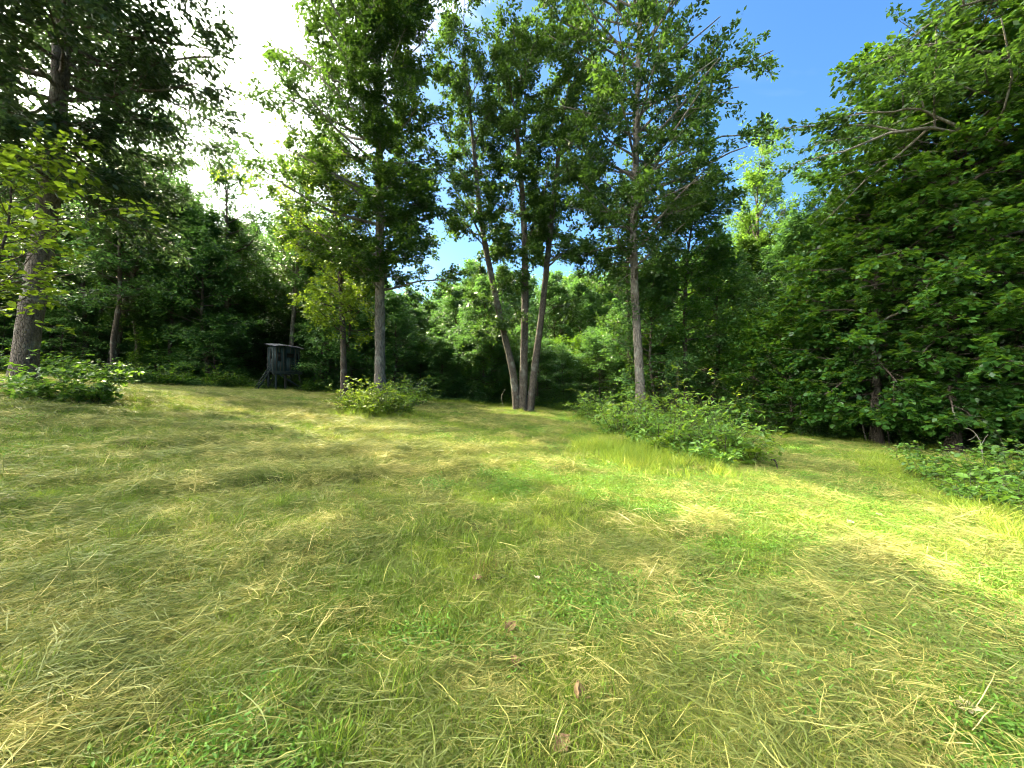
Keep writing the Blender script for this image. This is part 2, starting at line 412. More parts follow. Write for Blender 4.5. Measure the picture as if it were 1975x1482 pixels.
def foliage_on(limbs, lens, rng, p):
    """secondary branches, twigs and leaves on given limbs. limbs (n,m,3). returns wood parts, leaf arrays"""
    n = len(limbs); k2 = p['n2']; flat = p.get('flat', 0.3)
    s = (np.arange(k2)[None, :] + rng.uniform(0.1, 0.9, (n, k2))) / k2
    s = p.get('s0', 0.2) + (1 - p.get('s0', 0.2)) * s
    bp, bt = along(limbs, s)
    L2 = (p['l2'] * lens[:, None] * (1.15 - s * 0.75) + p.get('l2min', 0.35)) * rng.uniform(0.6, 1.25, s.shape)
    bp = bp.reshape(-1, 3); bt = bt.reshape(-1, 3); L2 = L2.ravel()
    # gaps: whole boughs missing here and there
    keep = rng.random(len(bp)) > p.get('gap', 0.12)
    bp, bt, L2 = bp[keep], bt[keep], L2[keep]
    ang = rng.uniform(0.55, 1.2, len(bp))[:, None]
    d2 = bt * np.cos(ang) + perp(bt, rng, flat) * np.sin(ang)
    d2[:, 2] *= (1 - flat * 0.6); d2[:, 2] += p.get('up2', 0.08)
    sec = polylines(bp, d2, L2, 4, p.get('curl2', 0.0), 0.13, rng)
    k3 = p['n3']
    s3 = 0.15 + 0.85 * (np.arange(k3)[None, :] + rng.uniform(0.1, 0.9, (len(sec), k3))) / k3
    tp, tt = along(sec, s3); tp = tp.reshape(-1, 3); tt = tt.reshape(-1, 3)
    L3 = np.repeat(L2, k3) * 0.12 + rng.uniform(0.15, 0.5, len(tp)) * p.get('l3', 1.0)
    a3 = rng.uniform(0.3, 1.1, len(tp))[:, None]
    d3 = tt * np.cos(a3) + perp(tt, rng, flat) * np.sin(a3)
    d3[:, 2] *= (1 - flat * 0.6)
    tw = polylines(tp, d3, L3, 2, p.get('curl3', -0.05), 0.12, rng)
    kl = p['nl']
    sl = np.clip(rng.beta(1.6, 0.9, (len(tw), kl)), 0.05, 0.999)
    lp, lt = along(tw, sl); lp = lp.reshape(-1, 3); lt = lt.reshape(-1, 3)
    lp = lp + rng.normal(0, p.get('spread', 0.07), lp.shape) * np.array([1, 1, 1 - flat * 0.7])
    val = np.repeat(rng.normal(0.42, 0.16, len(tw)), kl) + rng.normal(0, 0.16, len(lp))
    r2 = np.clip(L2 * 0.011, 0.006, 0.05)
    wood = [('sec', sec, r2, r2 * 0.35)]
    if p.get('twigs', True): wood.append(('twig', tw, np.full(len(tw), 0.0045), np.full(len(tw), 0.002)))
    return wood, lp, lt, np.clip(val, 0, 1)

def trunk_tube(pts, rad, sides, rng, flare=1.5, fh=0.6):
    """resampled, slightly uneven trunk with a root flare. pts (m,3), rad (m)"""
    pts = np.asarray(pts, float); rad = np.asarray(rad, float)
    seg = np.r_[0, np.cumsum(np.linalg.norm(np.diff(pts, axis=0), axis=1))]
    n = max(8, int(seg[-1] / 0.35)); s = np.linspace(0, seg[-1], n)
    q = np.stack([np.interp(s, seg, pts[:, k]) for k in range(3)], 1)
    for _ in range(3): q[1:-1] = (q[:-2] + 2 * q[1:-1] + q[2:]) / 4
    r = np.interp(s, seg, rad) * (1 + rng.normal(0, 0.025, n))
    h = s
    r = r * (1 + (flare - 1) * np.exp(-h / fh))
    v, f = tubes(q[None], np.ones(1), np.ones(1), sides)
    v = v.reshape(n, sides, 3)
    an = np.arange(sides) * 2 * PI / sides
    lob = 1 + 0.10 * np.exp(-h[:, None] / fh) * np.cos(an * 4 + rng.uniform(0, 6)) * flare + 0.035 * rng.normal(0, 1, (n, sides)) + 0.05 * np.sin(an * 3 + h[:, None] * 0.4) + 0.09 * fbm(an[None, :] * 1.3 + 0 * h[:, None], h[:, None] * 1.1 + 0 * an, rng.uniform(0, 50), 2)
    v = q[:, None] + (v - q[:, None]) * (r[:, None] * lob)[..., None]
    return v.reshape(-1, 3), f, q, r, s

def make_limbs(q, r, s, env, n, rng, zlo, p):
    """primary limbs from trunk polyline q; env = list of (z, r_left, r_right, r_depth)"""
    env = np.array(env, float); H = q[-1, 2]
    zz = zlo + (H - zlo) * (np.arange(n) + rng.uniform(0, 0.9, n)) / n
    zz = np.minimum(zz, H - 0.1)
    o = np.argsort(q[:, 2]); i = np.interp(zz, q[o, 2], np.arange(len(q)))
    st = np.stack([np.interp(i, np.arange(len(q)), q[o, k]) for k in range(3)], 1)
    rt = np.interp(i, np.arange(len(q)), r[o])
    frac = (zz - zlo) / max(H - zlo, 0.1)
    el = np.radians(p.get('el0', 15) + (p.get('el1', 62) - p.get('el0', 15)) * frac ** 1.3 + rng.normal(0, 8, n))
    az = np.arange(n) * 2.39996 + rng.uniform(0, 6) + rng.normal(0, 0.3, n)
    c = np.cos(az)
    ze = zz + 2.0 * np.sin(el)
    for _ in range(3):
        rl = np.interp(ze, env[:, 0], env[:, 1]); rr = np.interp(ze, env[:, 0], env[:, 2]); rd = np.interp(ze, env[:, 0], env[:, 3])
        side = np.where(c > 0, rr, rl)
        R = np.sqrt((side * c) ** 2 + (rd * np.sin(az)) ** 2)
        Ln = np.clip(R / np.maximum(np.cos(el), 0.35), 0.5, 12)
        ze = zz + Ln * np.sin(el)
    Ln = Ln * rng.uniform(0.72, 1.05, n)
    d = np.stack([np.cos(az) * np.cos(el), np.sin(az) * np.cos(el), np.sin(el)], 1)
    limbs = polylines(st, d, Ln, 7, p.get('curl1', 0.03), 0.09, rng)
    r0 = np.minimum(rt * 0.55, 0.018 + 0.013 * Ln)
    return limbs, Ln, r0

def build_tree(name, label, cat, base, trunk_pts, rad, env, p, leafm, barkm, seed, group=None, customs=(), big_leaf=False,
               split_limbs=True, zlo=None, bits=None):
    """hero tree: Empty > trunk, branch..., crown. trunk_pts in world metres"""
    rng = np.random.default_rng(seed)
    base = np.asarray(base, float)
    root = thing(name, label, cat, tuple(base), group)
    stems = trunk_pts if isinstance(trunk_pts[0][0], (list, tuple, np.ndarray)) else [trunk_pts]
    rads = rad if isinstance(rad[0], (list, tuple, np.ndarray)) else [rad]
    envs = env if isinstance(env[0][0], (list, tuple, np.ndarray)) else [env] * len(stems)
    allL, alllen, allr = [], [], []
    for k, (tp, rr, en) in enumerate(zip(stems, rads, envs)):
        tp = np.asarray(tp, float) - base
        v, f, q, r, s = trunk_tube(tp, rr, 14, rng, p.get('flare', 1.75))
        new_obj('trunk', mesh_np('trunk', v, f, barkm, True), root)
        en2 = [(e[0] - base[2], e[1], e[2], e[3]) for e in en]
        z0 = (zlo if zlo is not None else en[0][0]) - base[2]
        nl = p['n1'] if np.isscalar(p['n1']) else p['n1'][k]
        lb, ln, r0 = make_limbs(q, r, s, en2, nl, rng, z0, p)
        # the leader carries leaves as well
        m = len(q); ii = np.linspace(max(m - 8, 0), m - 1, 8).astype(int)
        allL += [lb, q[ii][None]]; alllen += [ln, np.array([max(np.linalg.norm(q[ii[-1]] - q[ii[0]]), 1.0)])]; allr += [r0, np.array([0.0])]
    for cl_, r0 in customs:
        c = np.asarray(cl_, float) - base
        sg = np.r_[0, np.cumsum(np.linalg.norm(np.diff(c, axis=0), axis=1))]
        s8 = np.linspace(0, sg[-1], 8)
        c8 = np.stack([np.interp(s8, sg, c[:, k]) for k in range(3)], 1); c8[1:] += rng.normal(0, 0.05, (7, 3))
        allL.append(c8[None]); alllen.append(np.array([sg[-1]])); allr.append(np.array([r0]))
    limbs = np.concatenate(allL); lens = np.concatenate(alllen); r0 = np.concatenate(allr)
    wood, lp, lt, val = foliage_on(limbs, lens, rng, p)
    has = r0 > 0
    if split_limbs:
        v, f = tubes(limbs[has], r0[has], r0[has] * 0.25 + 0.003, 6)
        nv = 8 * 6; nf = 7 * 6
        for k in range(int(has.sum())):
            new_obj('branch', mesh_np('branch', v[k * nv:(k + 1) * nv], f[k * nf:(k + 1) * nf] - k * nv, barkm, True), root)
        parts = [tubes(w, a, b, 4 if nm == 'sec' else 3) for nm, w, a, b in wood]
        v, f = merge(parts)
        new_obj('twigs', mesh_np('twigs', v, f, barkm, True), root, kind='stuff')
    else:
        parts = [tubes(limbs[has], r0[has], r0[has] * 0.25 + 0.003, 5)] + [tubes(w, a, b, 3) for nm, w, a, b in wood]
        v, f = merge(parts)
        new_obj('branches', mesh_np('branches', v, f, barkm, True), root, kind='stuff')
    fn = leaves_mesh6 if big_leaf else leaves_mesh
    v, f = fn(lp, lt, np.full(len(lp), p['leaf']), rng, p.get('tilt', 0.6), p.get('aspect', 0.55), p.get('droop', 0.3))
    if big_leaf: val = np.repeat(val, 2)
    new_obj('crown', mesh_np('crown', v, f, leafm, False, val), root)
    return root

def env_px(rows, cx, d, depth=None):
    """silhouette rows (py, px_left, px_right) at depth d around the trunk column cx -> envelope (z, rl, rr, rd)"""
    o = []
    for py, a, b in sorted(rows, key=lambda r: -r[0]):
        z = CAM_H - (py - CY) / FPX * d
        x0 = np.interp(py, cx[0][::-1], cx[1][::-1]) if isinstance(cx, tuple) else cx
        rl = max((x0 - a) / FPX * d, 0.3); rr = max((b - x0) / FPX * d, 0.3)
        o.append((z, rl, rr, depth if depth else (rl + rr) / 2))
    return o

def stem_px(pts, d, lean=0.0):
    return [tuple(P(x, y, d + lean * i)) for i, (x, y) in enumerate(pts)]

def gpt(px, d):
    x = (px - CX) / FPX * d
    return (x, d, float(ground_z(x, d)))

# ------------------------------------------------------------------ the large trees that stand in the clearing
def hero(name, label, cat, px, d, rad, rows, p, leafm, barkm, seed, lean=0.0, depth=None, **kw):
    many = isinstance(px[0], list)
    pxs = px if many else [px]; rads = rad if many else [rad]
    rws = rows if many else [rows]
    stems, envs = [], []
    for pp, rw in zip(pxs, rws):
        g = gpt(pp[0][0], d)
        st = [(g[0], g[1], g[2] - 0.15)] + [tuple(P(x, y, d + lean * (i + 1))) for i, (x, y) in enumerate(pp[1:])]
        ys = [q[1] for q in pp]; xs = [q[0] for q in pp]
        stems.append(st); envs.append(env_px(rw, (ys, xs), d, depth))
    base = gpt(sum(q[0][0] for q in pxs) / len(pxs), d)
    return build_tree(name, label, cat, base, stems if many else stems[0], rads if many else rads[0],
                      envs if many else envs[0], p, leafm, barkm, seed, **kw)

HICK = dict(twigs=False, n1=52, n2=9, n3=7, nl=24, l2=0.38, leaf=0.18, gap=0.14, el0=10, el1=62, flat=0.25, aspect=0.5, spread=0.09, droop=0.4)

# big tree at the left edge of the picture
hero('broadleaf_tree', 'large dark tree leaning inwards at the left with a leafy bush at its foot', 'tree',
     [(42, 745), (55, 640), (75, 520), (93, 400), (108, 260), (116, 130), (125, -40), (135, -460)], 11.0,
     [0.27, 0.255, 0.24, 0.22, 0.205, 0.185, 0.15, 0.04],
     [(330, 10, 215), (250, -190, 300), (150, -290, 385), (60, -300, 420), (-100, -260, 410), (-300, -180, 400), (-450, -80, 330), (-600, 60, 210)],
     dict(HICK, n1=84, n2=10, n3=7, nl=20, leaf=0.18, gap=0.18, el0=-12, el1=55, droop=0.9, aspect=0.45, twigs=True, flare=1.2), M_SHADE, B_OAK, 11, depth=3.0, zlo=7.4)

# tall tree left of centre
hero('broadleaf_tree', 'tall dense tree with a straight pale trunk behind the sunlit bush', 'tree',
     [(733, 748), (733, 560), (733, 400), (731, 280), (728, 150), (735, 0), (745, -160), (750, -300)], 20.0,
     [0.27, 0.235, 0.215, 0.19, 0.16, 0.12, 0.08, 0.03],
     [(575, 640, 820), (540, 580, 890), (480, 540, 885), (400, 520, 855), (300, 510, 845), (200, 515, 840), (120, 500, 835), (40, 560, 835), (-60, 580, 810), (-200, 620, 790), (-330, 710, 770)],
     dict(HICK, n1=120, n2=10, n3=7, nl=20, leaf=0.20, gap=0.24, l2=0.40), M_HICK, B_GREY, 22, depth=2.7, zlo=6.2,
     customs=[([P(732, 250, 20), P(660, 200, 19.6), P(590, 120, 19.2), P(505, 75, 19)], 0.07),
              ([P(731, 180, 20), P(790, 110, 20.4), P(838, 40, 20.4)], 0.06),
              ([P(733, 420, 20), P(790, 395, 20.2), P(860, 400, 20.6)], 0.06)])

# three stems from one foot
hero('three_stemmed_tree', 'tree with three grey trunks spreading from one foot at the meadow edge', 'tree',
     [[(998, 790), (990, 720), (962, 600), (935, 470), (922, 380), (915, 300), (905, 200), (890, 95)],
      [(1008, 790), (1010, 700), (1013, 560), (1012, 450), (1005, 340), (995, 240), (1000, 170), (1015, 110)],
      [(1021, 790), (1032, 700), (1046, 600), (1058, 480), (1068, 380), (1078, 290), (1090, 200), (1110, 150)]], 22.5,
     [[0.24, 0.20, 0.18, 0.16, 0.14, 0.11, 0.07, 0.02], [0.25, 0.22, 0.20, 0.18, 0.15, 0.12, 0.08, 0.02], [0.22, 0.20, 0.18, 0.16, 0.14, 0.11, 0.07, 0.02]],
     [[(520, 925, 990), (470, 850, 980), (400, 840, 975), (300, 855, 965), (200, 855, 955), (130, 855, 935), (75, 868, 905)],
      [(520, 985, 1045), (430, 960, 1060), (350, 930, 1060), (270, 945, 1060), (180, 965, 1050), (100, 985, 1030)],
      [(500, 1030, 1120), (440, 1020, 1165), (350, 1020, 1170), (270, 1040, 1150), (200, 1055, 1140), (150, 1080, 1130)]],
     dict(HICK, n1=[34, 34, 34], n2=8, n3=7, nl=20, leaf=0.20, el0=5, el1=68, gap=0.30, tilt=0.7, l2=0.38, flare=1.25), M_OAK, B_OAK, 33, depth=1.9, zlo=8.6,
     customs=[([P(930, 460, 22.5), P(905, 410, 22.3), P(870, 350, 22), P(835, 330, 22)], 0.07),
              ([P(1012, 500, 22.5), P(1030, 440, 22.3), P(1050, 370, 22), P(1060, 300, 22)], 0.08),
              ([P(1050, 520, 22.5), P(1085, 490, 22.3), P(1130, 480, 22), P(1170, 500, 22)], 0.06),
              ([P(960, 600, 22.5), P(945, 585, 22.2), P(925, 575, 22)], 0.02), ([P(955, 570, 22.5), P(975, 548, 22.2), P(1000, 545, 22)], 0.02),
              ([P(975, 650, 22.5), P(950, 640, 22.2), P(928, 648, 22)], 0.02), ([P(1046, 610, 22.5), P(1075, 590, 22.2), P(1100, 590, 22)], 0.02),
              ([P(1012, 640, 22.5), P(990, 622, 22.2), P(975, 630, 22)], 0.015)])

# tall tree right of centre
hero('broadleaf_tree', 'tallest open-crowned tree, its slim pale trunk rising behind the weeds', 'tree',
     [(1238, 790), (1232, 700), (1224, 560), (1222, 440), (1226, 330), (1228, 200), (1232, 80), (1238, -60), (1244, -260)], 20.0,
     [0.27, 0.22, 0.195, 0.175, 0.16, 0.14, 0.12, 0.09, 0.03],
     [(520, 1170, 1300), (470, 1110, 1370), (400, 1080, 1400), (330, 1100, 1420), (250, 1080, 1440), (150, 1040, 1430), (60, 1030, 1440), (-60, 1010, 1450), (-200, 1080, 1400), (-330, 1180, 1300)],
     dict(HICK, n1=96, n2=8, n3=7, nl=20, leaf=0.21, gap=0.28, tilt=0.75, el0=5, el1=60, l2=0.38), M_OAK, B_GREY, 44, depth=4.2, zlo=7.0,
     customs=[([P(1228, 260, 20), P(1290, 205, 19.6), P(1390, 140, 19.2), P(1488, 105, 19)], 0.07),
              ([P(1226, 350, 20), P(1300, 305, 19.6), P(1390, 262, 19.2), P(1468, 262, 19)], 0.07),
              ([P(1226, 370, 20), P(1290, 350, 19.8), P(1350, 355, 19.6), P(1400, 390, 19.4)], 0.06),
              ([P(1226, 350, 20), P(1165, 310, 20), P(1110, 300, 20), P(1080, 330, 20)], 0.06)])

# slim sunlit tree left of the tall one
hero('young_tree', 'slim yellow-green tree with a dark trunk just left of the tall dense tree', 'tree',
     [(664, 752), (662, 650), (657, 540), (650, 450), (645, 370), (640, 320)], 21.0, [0.17, 0.14, 0.12, 0.09, 0.06, 0.02],
     [(610, 620, 700), (560, 600, 710), (500, 590, 705), (440, 520, 700), (390, 490, 690), (340, 520, 660), (310, 600, 640)],
     dict(HICK, n1=34, n2=7, n3=5, nl=17, leaf=0.17, el0=5, el1=55, gap=0.15), M_YEL, B_DARK, 55, depth=2.2, zlo=4.2)

# pale trunk in the wood behind the blind
hero('slender_tree', 'slender pale-trunked tree rising directly behind the hunting blind', 'tree',
     [(560, 745), (563, 650), (570, 560), (577, 470), (583, 380), (588, 330)], 27.5, [0.17, 0.15, 0.12, 0.09, 0.05, 0.02],
     [(560, 545, 610), (500, 500, 640), (440, 500, 650), (380, 530, 630), (320, 570, 605)],
     dict(HICK, n1=24, n2=7, n3=5, nl=14, leaf=0.2, gap=0.25), M_WOOD, B_GREY, 66, zlo=6.5)

# leaning trunk in the wood on the left
hero('leaning_tree', 'tree with a curved leaning grey trunk at the wood edge left of the blind', 'tree',
     [(216, 715), (222, 660), (243, 585), (262, 520), (276, 450), (288, 400), (300, 330), (290, 285)], 24.0,
     [0.27, 0.23, 0.21, 0.18, 0.15, 0.12, 0.07, 0.02],
     [(520, 190, 340), (450, 170, 380), (380, 190, 400), (320, 215, 370), (275, 250, 330)],
     dict(HICK, n1=40, n2=8, n3=5, nl=17, leaf=0.19, gap=0.2), M_WOOD, B_OAK, 77, depth=3.2, zlo=7.5)

hero('slender_tree', 'slender tree with a thin straight trunk and pointed top between leaning tree and blind', 'tree',
     [(436, 742), (437, 640), (438, 520), (438, 430), (436, 370), (433, 318)], 26.5, [0.15, 0.13, 0.11, 0.08, 0.05, 0.02],
     [(560, 400, 480), (500, 380, 510), (440, 385, 520), (390, 395, 500), (350, 398, 470), (312, 422, 445)],
     dict(HICK, n1=34, n2=7, n3=5, nl=16, leaf=0.19, gap=0.2), M_WOOD, B_OAK, 88, depth=2.6, zlo=6.5)

# big tree just outside the left edge; its boughs hang into the picture
hero('broadleaf_tree', 'broad tree beyond the left edge whose boughs reach behind the leaning big tree', 'tree',
     [(-125, 720), (-118, 500), (-110, 300), (-105, 100), (-100, -150)], 15.0, [0.30, 0.26, 0.22, 0.17, 0.05],
     [(480, -250, 20), (400, -330, 60), (300, -360, 90), (150, -350, 80), (0, -300, 60), (-160, -160, -40)],
     dict(HICK, n1=50, n2=8, n3=5, nl=17, leaf=0.18, gap=0.12), M_SHADE, B_OAK, 99, depth=4.8, zlo=5.0)

# sapling with large yellow-green leaves in front of the left tree
sap = hero('sapling', 'sapling with large sunlit yellow-green leaves in front of the left trunk', 'sapling',
     [(-60, 752), (-50, 640), (-30, 560), (0, 500), (22, 420), (24, 340), (12, 290)], 8.6, [0.035, 0.032, 0.03, 0.026, 0.02, 0.014, 0.006],
     [(600, -60, 90), (540, -80, 150), (470, -60, 215), (400, -40, 235), (350, -30, 150), (310, -20, 60)],
     dict(n1=26, n2=5, n3=4, nl=6, l2=0.34, leaf=0.15, gap=0.1, el0=10, el1=40, flat=0.7, aspect=0.75, tilt=0.4, spread=0.05, droop=0.3, flare=1.1),
     M_YEL, B_DARK, 101, depth=1.4, zlo=2.9, big_leaf=True)

# thin dark-trunked trees around the right of the centre
hero('young_tree', 'young tree with a thin dark trunk right of the tallest tree', 'tree',
     [(1324, 790), (1322, 700), (1320, 600), (1325, 500), (1335, 430), (1345, 385)], 21.0, [0.13, 0.11, 0.09, 0.07, 0.045, 0.015],
     [(670, 1270, 1390), (600, 1255, 1410), (520, 1250, 1430), (450, 1265, 1425), (400, 1300, 1400), (375, 1330, 1365)],
     dict(HICK, n1=36, n2=8, n3=5, nl=18, leaf=0.18, gap=0.1, el0=5), M_MAP, B_DARK, 102, depth=2.4, zlo=3.6)
hero('young_tree', 'thin dark-trunked tree close behind the tallest tree', 'tree',
     [(1217, 775), (1213, 640), (1211, 520), (1213, 430), (1216, 380)], 23.5, [0.13, 0.12, 0.10, 0.07, 0.02],
     [(640, 1150, 1270), (560, 1150, 1280), (480, 1160, 1270), (400, 1190, 1250)],
     dict(HICK, n1=24, n2=7, n3=5, nl=15, leaf=0.18, gap=0.2), M_OAK, B_DARK, 103, depth=2.0, zlo=4.5)
hero('poplar_tree', 'light green pointed tree standing against the blue sky right of centre', 'tree',
     [(1462, 770), (1463, 600), (1462, 500), (1461, 420), (1460, 345)], 29.0, [0.2, 0.17, 0.13, 0.08, 0.02],
     [(720, 1410, 1520), (620, 1395, 1535), (540, 1400, 1535), (480, 1408, 1530), (420, 1418, 1520), (370, 1440, 1490), (340, 1455, 1466)],
     dict(HICK, n1=44, n2=8, n3=5, nl=17, leaf=0.19, gap=0.1, el0=20, el1=70), M_POP, B_DARK, 104, depth=2.5, zlo=2.0)
hero('round_tree', 'dark rounded tree beside the light green pointed one', 'tree',
     [(1603, 800), (1604, 600), (1606, 500), (1604, 440), (1600, 392)], 26.0, [0.2, 0.18, 0.14, 0.09, 0.02],
     [(640, 1550, 1660), (560, 1540, 1680), (490, 1535, 1690), (430, 1540, 1670), (385, 1575, 1640)],
     dict(HICK, n1=36, n2=8, n3=5, nl=17, leaf=0.19, gap=0.18), M_WOOD, B_DARK, 105, depth=2.8, zlo=4.0)

# the wall of maples on the right
MAP = dict(n1=54, n2=9, n3=6, nl=13, l2=0.38, leaf=0.19, gap=0.10, el0=-8, el1=50, flat=0.5, aspect=0.75, tilt=0.5, spread=0.06, droop=0.5, up2=-0.05, curl1=-0.03, curl3=-0.12)
hero('maple_tree', 'maple with layered drooping sprays at the left end of the right-hand tree wall', 'tree',
     [(1690, 868), (1688, 700), (1690, 560), (1700, 440), (1712, 330)], 15.0, [0.16, 0.13, 0.11, 0.07, 0.02],
     [(790, 1560, 1790), (720, 1545, 1830), (620, 1540, 1850), (520, 1560, 1850), (430, 1620, 1820), (360, 1670, 1780), (320, 1700, 1725)],
     dict(MAP, n1=64), M_MAP, B_DARK, 106, depth=3.2, zlo=0.2)
hero('maple_tree', 'tall maple with bright yellow-green top foliage in the right-hand tree wall', 'tree',
     [(1840, 880), (1838, 700), (1836, 500), (1840, 330), (1848, 180), (1850, 90)], 13.5, [0.18, 0.15, 0.13, 0.10, 0.05, 0.02],
     [(760, 1690, 1990), (680, 1660, 2020), (560, 1650, 2050), (430, 1680, 2050), (320, 1740, 2030), (240, 1770, 1990), (160, 1800, 1930), (90, 1840, 1860)],
     dict(MAP, n1=60, leaf=0.19), M_MAP, B_DARK, 107, depth=3.0, zlo=1.2)
hero('maple_tree', 'nearest maple with low hanging sprays at the right edge', 'tree',
     [(2090, 900), (2090, 700), (2085, 500), (2080, 300), (2080, 100)], 12.0, [0.2, 0.17, 0.14, 0.10, 0.03],
     [(780, 1900, 2280), (680, 1850, 2300), (560, 1840, 2300), (430, 1850, 2280), (300, 1880, 2250), (150, 1950, 2200)],
     dict(MAP, n1=60, leaf=0.19), M_MAP, B_DARK, 108, depth=3.0, zlo=0.6)
hero('oak_tree', 'oak reaching long bare-jointed boughs into the blue sky from the right edge', 'tree',
     [(2220, 900), (2215, 600), (2200, 350), (2180, 150), (2160, -50), (2150, -200)], 13.0, [0.34, 0.29, 0.24, 0.18, 0.10, 0.03],
     [(250, 1990, 2400), (150, 1900, 2450), (50, 1880, 2450), (-80, 1900, 2400), (-220, 2050, 2250)],
     dict(HICK, n1=34, n2=11, leaf=0.18, gap=0.05, flat=0.5, droop=0.3, twigs=True, l2min=0.6, n3=8, nl=22), M_OAK, B_GREY, 109, depth=4.0, zlo=10.0,
     customs=[([P(2190, 330, 13), P(2010, 300, 12.6), P(1870, 262, 12.3), P(1770, 240, 12), P(1710, 262, 11.9), P(1625, 290, 11.8)], 0.10),
              ([P(1860, 262, 12.3), P(1780, 205, 12), P(1720, 212, 11.9), P(1650, 225, 11.9)], 0.05),
              ([P(2180, 200, 13), P(2030, 120, 12.6), P(1920, 100, 12.4), P(1840, 85, 12.2), P(1775, 90, 12)], 0.08),
              ([P(2180, 120, 13), P(2060, 30, 12.6), P(1940, -10, 12.4), P(1850, 10, 12.2), P(1780, 55, 12.1)], 0.07),
              ([P(2170, 0, 13), P(2050, -60, 12.5), P(1920, -60, 12.2), P(1830, -30, 12)], 0.07),
              ([P(2190, 300, 13), P(2060, 220, 12.4), P(1940, 180, 12.2), P(1830, 160, 12)], 0.09)])

# bare dead top standing out of the three-stemmed tree
def stick(name, label, cat, pts, r0, r1, mat, group=None, forks=(), seed=3):
    base = pts[0]
    root = thing(name, label, cat, tuple(base), group)
    def tube(nm, pl, a, b):
        pl = np.asarray(pl, float) - np.asarray(base)
        sg = np.r_[0, np.cumsum(np.linalg.norm(np.diff(pl, axis=0), axis=1))]
        s = np.linspace(0, sg[-1], 10); q = np.stack([np.interp(s, sg, pl[:, k]) for k in range(3)], 1)
        q[1:-1] = (q[:-2] + 2 * q[1:-1] + q[2:]) / 4
        v, f = tubes(q[None], np.array([a]), np.array([b]), 6)
        new_obj(nm, mesh_np(nm, v, f, mat, True), root)
    tube('stem', pts, r0, r1)
    for fk, a in forks: tube('twig', fk, a, a * 0.4)
    return root

# ------------------------------------------------------------------ woodland trees: a few kinds, copied one by one
def proto_env(H, z0, prof):
    """prof: list of (fraction of crown height, radius)"""
    return [(z0 + (H - z0) * a, r, r, r) for a, r in prof]

def make_proto(kind, H, rad, z0, prof, p, leafm, barkm, seed):
    rng = np.random.default_rng(seed)
    k = 6
    zs = np.linspace(-0.3, H, k)
    w = np.cumsum(rng.normal(0, H * 0.012, (k, 2)), 0); w[0] = 0
    tp = [(w[i, 0], w[i, 1], zs[i]) for i in range(k)]
    rr = list(np.linspace(rad, 0.02, k))
    return build_tree(kind, 'x y z w', 'tree', (0, 0, 0), tp, rr, proto_env(H, z0, prof), p, leafm, barkm, seed, split_limbs=False, zlo=z0)

def copy_thing(root, loc, rz, s, label, group, cat=None):
    r = root.copy(); COL.objects.link(r)
    r.location = loc; r.rotation_euler = (0, 0, rz); r.scale = s
    r['label'] = label; r['group'] = group
    if cat: r['category'] = cat
    for c in list(root.children):
        k = c.copy(); COL.objects.link(k); k.parent = r
    return r

PW = dict(n1=34, n2=7, n3=5, nl=13, l2=0.36, leaf=0.20, gap=0.12, el0=0, el1=60, flat=0.3, aspect=0.6, spread=0.12, droop=0.3, twigs=False)
PROTO = {
    'tall': make_proto('woodland_tree', 17, 0.2, 5.5, [(0, 2.2), (0.2, 3.2), (0.6, 3.0), (0.85, 1.9), (1, 0.5)], dict(PW, n1=40), M_WOOD, B_DARK, 201),
    'tall2': make_proto('woodland_tree', 17, 0.17, 4.5, [(0, 1.6), (0.3, 2.5), (0.6, 2.1), (0.85, 1.2), (1, 0.3)], dict(PW, n1=38), M_HICK, B_OAK, 202),
    'mid': make_proto('woodland_tree', 11, 0.13, 1.6, [(0, 2.0), (0.25, 3.0), (0.6, 2.6), (0.85, 1.6), (1, 0.4)], dict(PW, n1=44), M_WOOD, B_DARK, 203),
    'light': make_proto('woodland_tree', 11, 0.12, 1.2, [(0, 1.8), (0.3, 2.6), (0.6, 2.2), (0.85, 1.3), (1, 0.3)], dict(PW, n1=44), M_POP, B_OAK, 204),
    'under': make_proto('understory_tree', 5.5, 0.06, 0.4, [(0, 1.6), (0.3, 2.6), (0.7, 2.3), (1, 0.8)], dict(PW, n1=30, n2=7, n3=5, nl=11, leaf=0.16, flat=0.75, el0=-5, el1=35, tilt=0.35), M_WOOD, B_DARK, 205),
    'under2': make_proto('understory_tree', 5.0, 0.05, 0.3, [(0, 1.4), (0.3, 2.2), (0.7, 1.8), (1, 0.6)], dict(PW, n1=30, n2=7, n3=5, nl=11, leaf=0.17, flat=0.6, el0=0, el1=45, tilt=0.45), M_MAP, B_DARK, 206),
}
PH = {'tall': 17, 'tall2': 17, 'mid': 11, 'light': 11, 'under': 5.5, 'under2': 5.0}
used_proto = set()

def plant(kind, px, d, H, label, group, rz=None, wide=1.0, cat='tree'):
    x = (px - CX) / FPX * d
    loc = (x, d, float(ground_z(x, d)) - 0.05)
    s = H / PH[kind]
    sw = s ** 0.6 * wide
    rz = random.uniform(0, 6.28) if rz is None else rz
    root = PROTO[kind]
    if kind not in used_proto:
        used_proto.add(kind)
        root.location = loc; root.rotation_euler = (0, 0, rz); root.scale = (sw, sw, s)
        root['label'] = label; root['group'] = group; root['category'] = cat
        return root
    return copy_thing(root, loc, rz, (sw, sw, s), label, group, cat)

